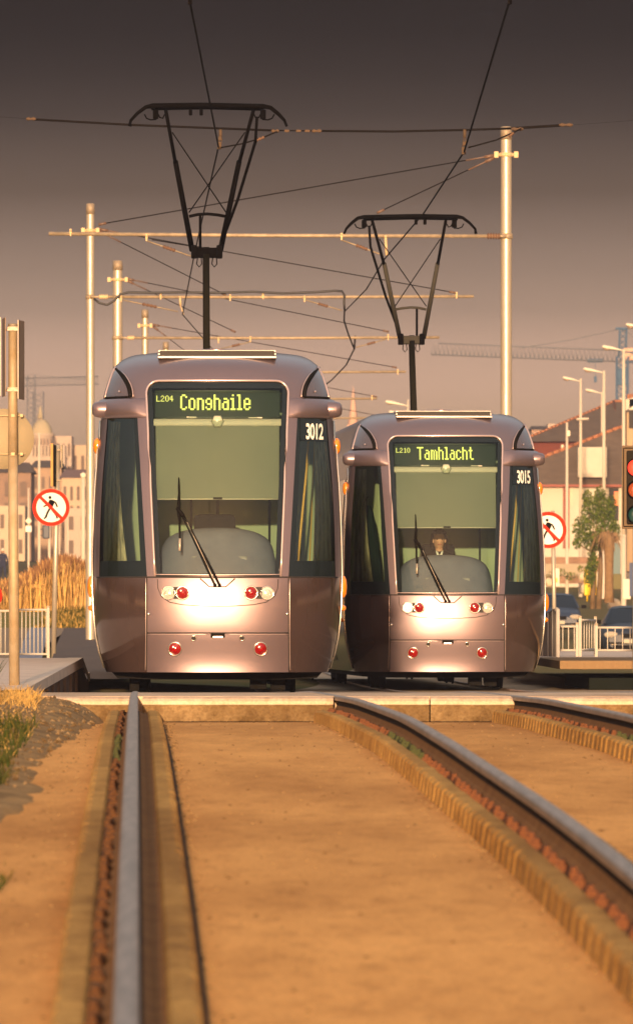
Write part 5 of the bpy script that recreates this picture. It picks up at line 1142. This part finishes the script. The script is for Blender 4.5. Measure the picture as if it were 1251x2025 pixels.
mb = MB(); mb.rbox(P(1243, 700, Y), (.9, .7, 1.0), .1); wb(mb, 'cab', mat('crane_cab', (.6, .35, .25), .6), T)
mb = MB(); mb.rbox(P(1176, 713, Y), (1.3, .5, .3), .08); mb.tube([P(1176, 716, Y), P(1176, 748, Y)], .025, 4); mb.rbox(P(1176, 750, Y), (.22, .2, .5), .06); wb(mb, 'hoist', blue, T)
Y = 900; T = thing('tower_crane', 'faint tower crane in the haze above the left reeds', 'crane', (xpix(62, Y), Y, zg(-50, Y)), 0, 'tower cranes on the skyline')
mb = MB(); lattice(mb, P(62, 1000, Y), P(62, 742, Y), .7, 26, .05); wb(mb, 'tower', cg, T)
mb = MB(); lattice(mb, P(20, 756, Y), P(195, 752, Y), .7, 34, .04); mb.tube([P(62, 740, Y), P(180, 752, Y)], .03, 4); mb.tube([P(62, 740, Y), P(22, 755, Y)], .03, 4); wb(mb, 'jib', cg, T)
Y = 900; T = thing('lattice_mast', 'faint lattice mast in the haze right of the faint crane', 'mast', (xpix(76, Y), Y, zg(-50, Y))); mb = MB(); lattice(mb, P(76, 1000, Y), P(76, 775, Y), .9, 20, .05); wb(mb, 'lattice', cg, T)
# ---------------------------------------------------------------- far buildings
def block(px0, px1, y0, y1, Y, m, label, name='far_building', depth=8, rows=0, cols=0, roofh=0, rm=None, grp='hazy buildings on the skyline'):
    a, b = P(px0, y0, Y), P(px1, y1, Y); T = thing(name, label, 'building', ((a.x+b.x)/2, Y, b.z), 0, grp)
    mb = MB(); mb.rbox(((a.x+b.x)/2, Y+depth/2, (a.z+b.z)/2), (b.x-a.x, depth, a.z-b.z), .03); wb(mb, 'wall', m, T)
    if roofh:
        h = roofh/F*Y; mb = MB(); e = .2; x0, x1, z = a.x-e, b.x+e, a.z+.01; mb.add([(x0, Y-e, z), (x1, Y-e, z), (x1, Y+depth+e, z), (x0, Y+depth+e, z), (x0+h*.6, Y+depth/2, z+h), (x1-h*.6, Y+depth/2, z+h)], [(0, 1, 5, 4), (1, 2, 5), (2, 3, 4, 5), (3, 0, 4), (0, 3, 2, 1)]); wb(mb, 'roof', rm or rooft, T)
    for r in range(rows):
        for c in range(cols):
            x = lerp(a.x, b.x, (c+.5)/cols); z = lerp(a.z, b.z, (r+.45)/max(rows, 1)*(.9 if y1-y0 < 120 else .7)+.08); w = (b.x-a.x)/cols*.42; hh = min((a.z-b.z)/max(rows, 1)*.5, 1.6)
            mb = MB(); mb.rbox((x, Y-.01, z), (w, .08, hh), .01); wb(mb, 'window', mat('far_window', (.17, .125, .105), .9), T)
    return T
fb = mat('far_stone', (.5, .38, .28), .9); fb2 = mat('far_brown', (.22, .15, .12), .9, 0, (.3, .2, .15), 1); fb3 = mat('far_pale', (.46, .37, .31), .9); froof = mat('far_roof', (.24, .15, .13), .9)
block(-60, 62, 935, 1110, 640, fb2, 'dark hazy block behind the round sign back', rows=3, cols=4, roofh=22)
block(64, 122, 925, 1110, 700, mat('far_mid', (.36, .25, .18), .9), 'hazy brown building below the dome', rows=4, cols=4, roofh=16)
block(122, 215, 945, 1110, 680, fb, 'long low building with a flat brown roof left of the slim silver pole', rows=3, cols=7, roofh=18, rm=froof)
block(128, 178, 1005, 1110, 600, fb3, 'pale building with dark openings behind the reeds', rows=2, cols=2)
block(-40, 50, 1000, 1110, 560, mat('far_pale2', (.5, .40, .30), .9), 'pale low wall of buildings behind the pedestrian', rows=2, cols=5)
Y = 880; T = thing('domed_building', 'hazy domed building with a small spire left of the faint crane', 'building', P(82, 920, Y), 0, 'hazy buildings on the skyline')
yl = mat('dome_copper', (.40, .34, .24), .9)
mb = MB(); c = P(83, 860, Y); R_ = 21/F*Y; mb.lathe(c, [(R_*math.cos(t), 1.5*R_*math.sin(t)) for t in [i*math.pi/2/8 for i in range(9)]], 'Z', 24); mb.tube([P(80, 828, Y), P(80, 803, Y)], [.25, .05], 8); wb(mb, 'dome', yl, T)
mb = MB(); mb.lathe(P(83, 935, Y), [(R_*1.1, 0), (R_*1.1, 72/F*Y), (R_*1.2, 74/F*Y), (R_*1.2, 78/F*Y), (0, 78/F*Y)], 'Z', 24); mb.rbox(P(83, 960, Y), (4.2, 3.8, 7), .1); wb(mb, 'drum', fb3, T)
for i in range(6): mb = MB(); mb.rbox(P(67+i*6.4, 885, Y-1.75), (.15, .3, 1.6), .03); wb(mb, 'column', mat('col_shade', (.35, .25, .2), .9), T)
block(100, 142, 862, 960, 900, fb3, 'faint pale skyline block right of the domed building', rows=2, cols=4)
block(142, 215, 880, 960, 905, fb, 'faint skyline block behind the slim silver pole', rows=1, cols=5)
Y = 900; T = thing('church', 'faint church spire in the haze between the two trams', 'building', P(697, 920, Y), 0, 'hazy buildings on the skyline')
mb = MB(); mb.rbox(P(698, 880, Y), (1.1, 1.1, 3.6), .05); mb.rbox(P(698, 915, Y), (1.5, 1.5, 3.5), .05); wb(mb, 'tower', mat('church_stone', (.62, .38, .30), .9), T); mb = MB(); mb.lathe(P(698, 855, Y), [(.55, 0), (.3, 1.9), (.28, 2.0), (.0, 4.2)], 'Z', 8); wb(mb, 'spire', MATS['church_stone'], T)
block(640, 720, 905, 1100, 870, mat('far_rose', (.45, .30, .24), .9), 'faint low roofs between the two trams', rows=2, cols=6, roofh=10)
block(720, 800, 912, 1100, 900, fb, 'faint roofs hidden mostly behind the right tram', rows=1, cols=4, roofh=8)
block(1050, 1080, 850, 960, 880, mat('far_rose2', (.5, .34, .27), .9), 'faint roofs just left of the brown house roof', rows=1, cols=3, roofh=9)
block(1082, 1110, 838, 960, 890, fb3, 'faint block with a thin spire above the brown house roof', rows=1, cols=3)

# trees and lamp posts added outside this view to shape reflections in the glossy panels
hedgem = [leafA, leafC, leafC]
for i, (X, Y) in enumerate(((-24, 62), (-31, 84), (-22, 104), (-29, 128), (20, 58), (27, 80), (24, 100), (31, 122))):
    T = thing('tree', 'tree added for reflections, number %s beyond the %s frame edge' % (('one', 'two', 'three', 'four')[i % 4], 'left' if X < 0 else 'right'), 'tree', (X, Y, zg(X, Y)-.1), 0, 'trees added for reflections outside the view')
    T['label'] = ('broad', 'leaning', 'tall', 'small')[i % 4]+' tree added for reflections beyond the '+('left' if X < 0 else 'right')+' frame edge'
    mb = MB(); mb.tube([(X, Y, zg(X, Y)-.2), (X+.1, Y, zg(X, Y)+3)], [.2, .1], 8); wb(mb, 'trunk', bark, T)
    mb = MB(); leaves(mb, [(X+random.uniform(-1, 1), Y+random.uniform(-2.5, 2.5), zg(X, Y)+random.uniform(2.2, 5), 2.0, 2.4, 1.7) for _ in range(6)], 60, .5, 30+i); wb(mb, 'crown', hedgem, T, fixn=False)

for i, (X, Y) in enumerate(((-13, 70), (-16, 96), (14, 66), (17, 92), (15, 112))):  # posts added so thin bright streaks reflect in the tram cheeks
    T = thing('street_lamp', ('nearer', 'farther', 'nearer', 'middle', 'farther')[i]+' lamp post added for reflections beyond the '+('left' if X < 0 else 'right')+' frame edge', 'street lamp', (X, Y, zg(X, Y)), 0, 'lamp posts added for reflections outside the view')
    mb = MB(); mb.tube([(X, Y, zg(X, Y)-.1), (X, Y, 2.2), (X, Y, 7)], [.10, .09, .06], 12); wb(mb, 'pole', lampm, T)
    mb = MB(); mb.rbox((X-.4, Y, 7.05), (.9, .25, .14), .05); wb(mb, 'lamp_head', lamphead, T)
# ---------------------------------------------------------------- air, sky, sun, camera
mb = MB(); mb.box((0, 640, 12), (560, 1930, 29.6)); hz = mb.build('haze', []); hz['kind'] = 'stuff'; hz['label'] = 'pale evening haze filling the street'
m = bpy.data.materials.new('haze_air'); m.use_nodes = True; nt = m.node_tree; nt.nodes.clear()
out = nt.nodes.new('ShaderNodeOutputMaterial'); pv = nt.nodes.new('ShaderNodeVolumePrincipled'); pv.inputs['Color'].default_value = (.62, .53, .56, 1)
pv.inputs['Density'].default_value = HAZE; pv.inputs['Anisotropy'].default_value = 0.6; nt.links.new(pv.outputs[0], out.inputs['Volume']); hz.data.materials.append(m)
w = bpy.data.worlds.new('World'); bpy.context.scene.world = w; w.use_nodes = True; nt = w.node_tree; bg = nt.nodes['Background']
sky = nt.nodes.new('ShaderNodeTexSky'); sky.sky_type = 'NISHITA'; sky.sun_disc = False
AZ, EL = math.radians(1.9), math.radians(SUN_EL)
sky.sun_elevation = EL; sky.sun_rotation = math.pi+AZ; sky.air_density = 1.2; sky.dust_density = 3.0; sky.ozone_density = 1.0
# added ramp darkening the low sky: dark above, thinning to a glow on the horizon, open sky higher up
tc = nt.nodes.new('ShaderNodeTexCoord'); sp = nt.nodes.new('ShaderNodeSeparateXYZ'); nt.links.new(tc.outputs['Generated'], sp.inputs[0])
mr = nt.nodes.new('ShaderNodeMapRange'); mr.inputs['From Min'].default_value = 0; mr.inputs['From Max'].default_value = 1; nt.links.new(sp.outputs['Z'], mr.inputs['Value'])
cr = nt.nodes.new('ShaderNodeValToRGB'); els = cr.color_ramp.elements
stops = SKY
els[0].position = stops[0][0]; els[0].color = (*stops[0][1], 1); els[1].position = stops[-1][0]; els[1].color = (*stops[-1][1], 1)
for p_, c_ in stops[1:-1]: e = els.new(p_); e.color = (*c_, 1)
nt.links.new(mr.outputs[0], cr.inputs[0])
mx = nt.nodes.new('ShaderNodeMix'); mx.data_type = 'RGBA'; mx.blend_type = 'MULTIPLY'; mx.inputs[0].default_value = 1
sc_ = nt.nodes.new('ShaderNodeMix'); sc_.data_type = 'RGBA'; sc_.blend_type = 'MULTIPLY'; sc_.inputs[0].default_value = 1; sc_.inputs[7].default_value = (*SKYMUL, 1); sc_.clamp_result = False
nt.links.new(sky.outputs[0], mx.inputs[6]); nt.links.new(cr.outputs[0], mx.inputs[7]); nt.links.new(mx.outputs[2], sc_.inputs[6]); nt.links.new(sc_.outputs[2], bg.inputs[0]); bg.inputs[1].default_value = SKYSTR
sd = bpy.data.lights.new('sun', 'SUN'); sd.energy = SUNSTR; sd.angle = math.radians(.6); sd.color = SUNCOL
so = bpy.data.objects.new('sun', sd); C.objects.link(so); d = Vector((math.sin(AZ)*math.cos(EL), math.cos(AZ)*math.cos(EL), -math.sin(EL))); so.rotation_euler = d.to_track_quat('-Z', 'Y').to_euler(); so.location = (0, -20, 30)
cd = bpy.data.cameras.new('camera'); cam = bpy.data.objects.new('camera', cd); C.objects.link(cam); cam.location = (0, 0, CAMZ); cam.rotation_euler = (math.pi/2, 0, 0)
cd.sensor_fit = 'VERTICAL'; cd.sensor_height = 24; cd.lens = F/2025*24; cd.shift_y = 227.5/2025; cd.clip_start = 1; cd.clip_end = 5000
cd.dof.use_dof = True; cd.dof.focus_distance = 101; cd.dof.aperture_fstop = 9.5
S = bpy.context.scene; S.camera = cam; S.render.engine = 'CYCLES'; S.view_settings.view_transform = 'Standard'; S.view_settings.look = 'None'; S.view_settings.gamma = 1; S.view_settings.exposure = EXPO
S.cycles.use_denoising = True; S.cycles.max_bounces = 6; S.cycles.volume_bounces = 0; S.cycles.transparent_max_bounces = 16; S.cycles.caustics_reflective = False; S.cycles.caustics_refractive = False; S.cycles.sample_clamp_indirect = 6
S.render.resolution_x = 632; S.render.resolution_y = 1024
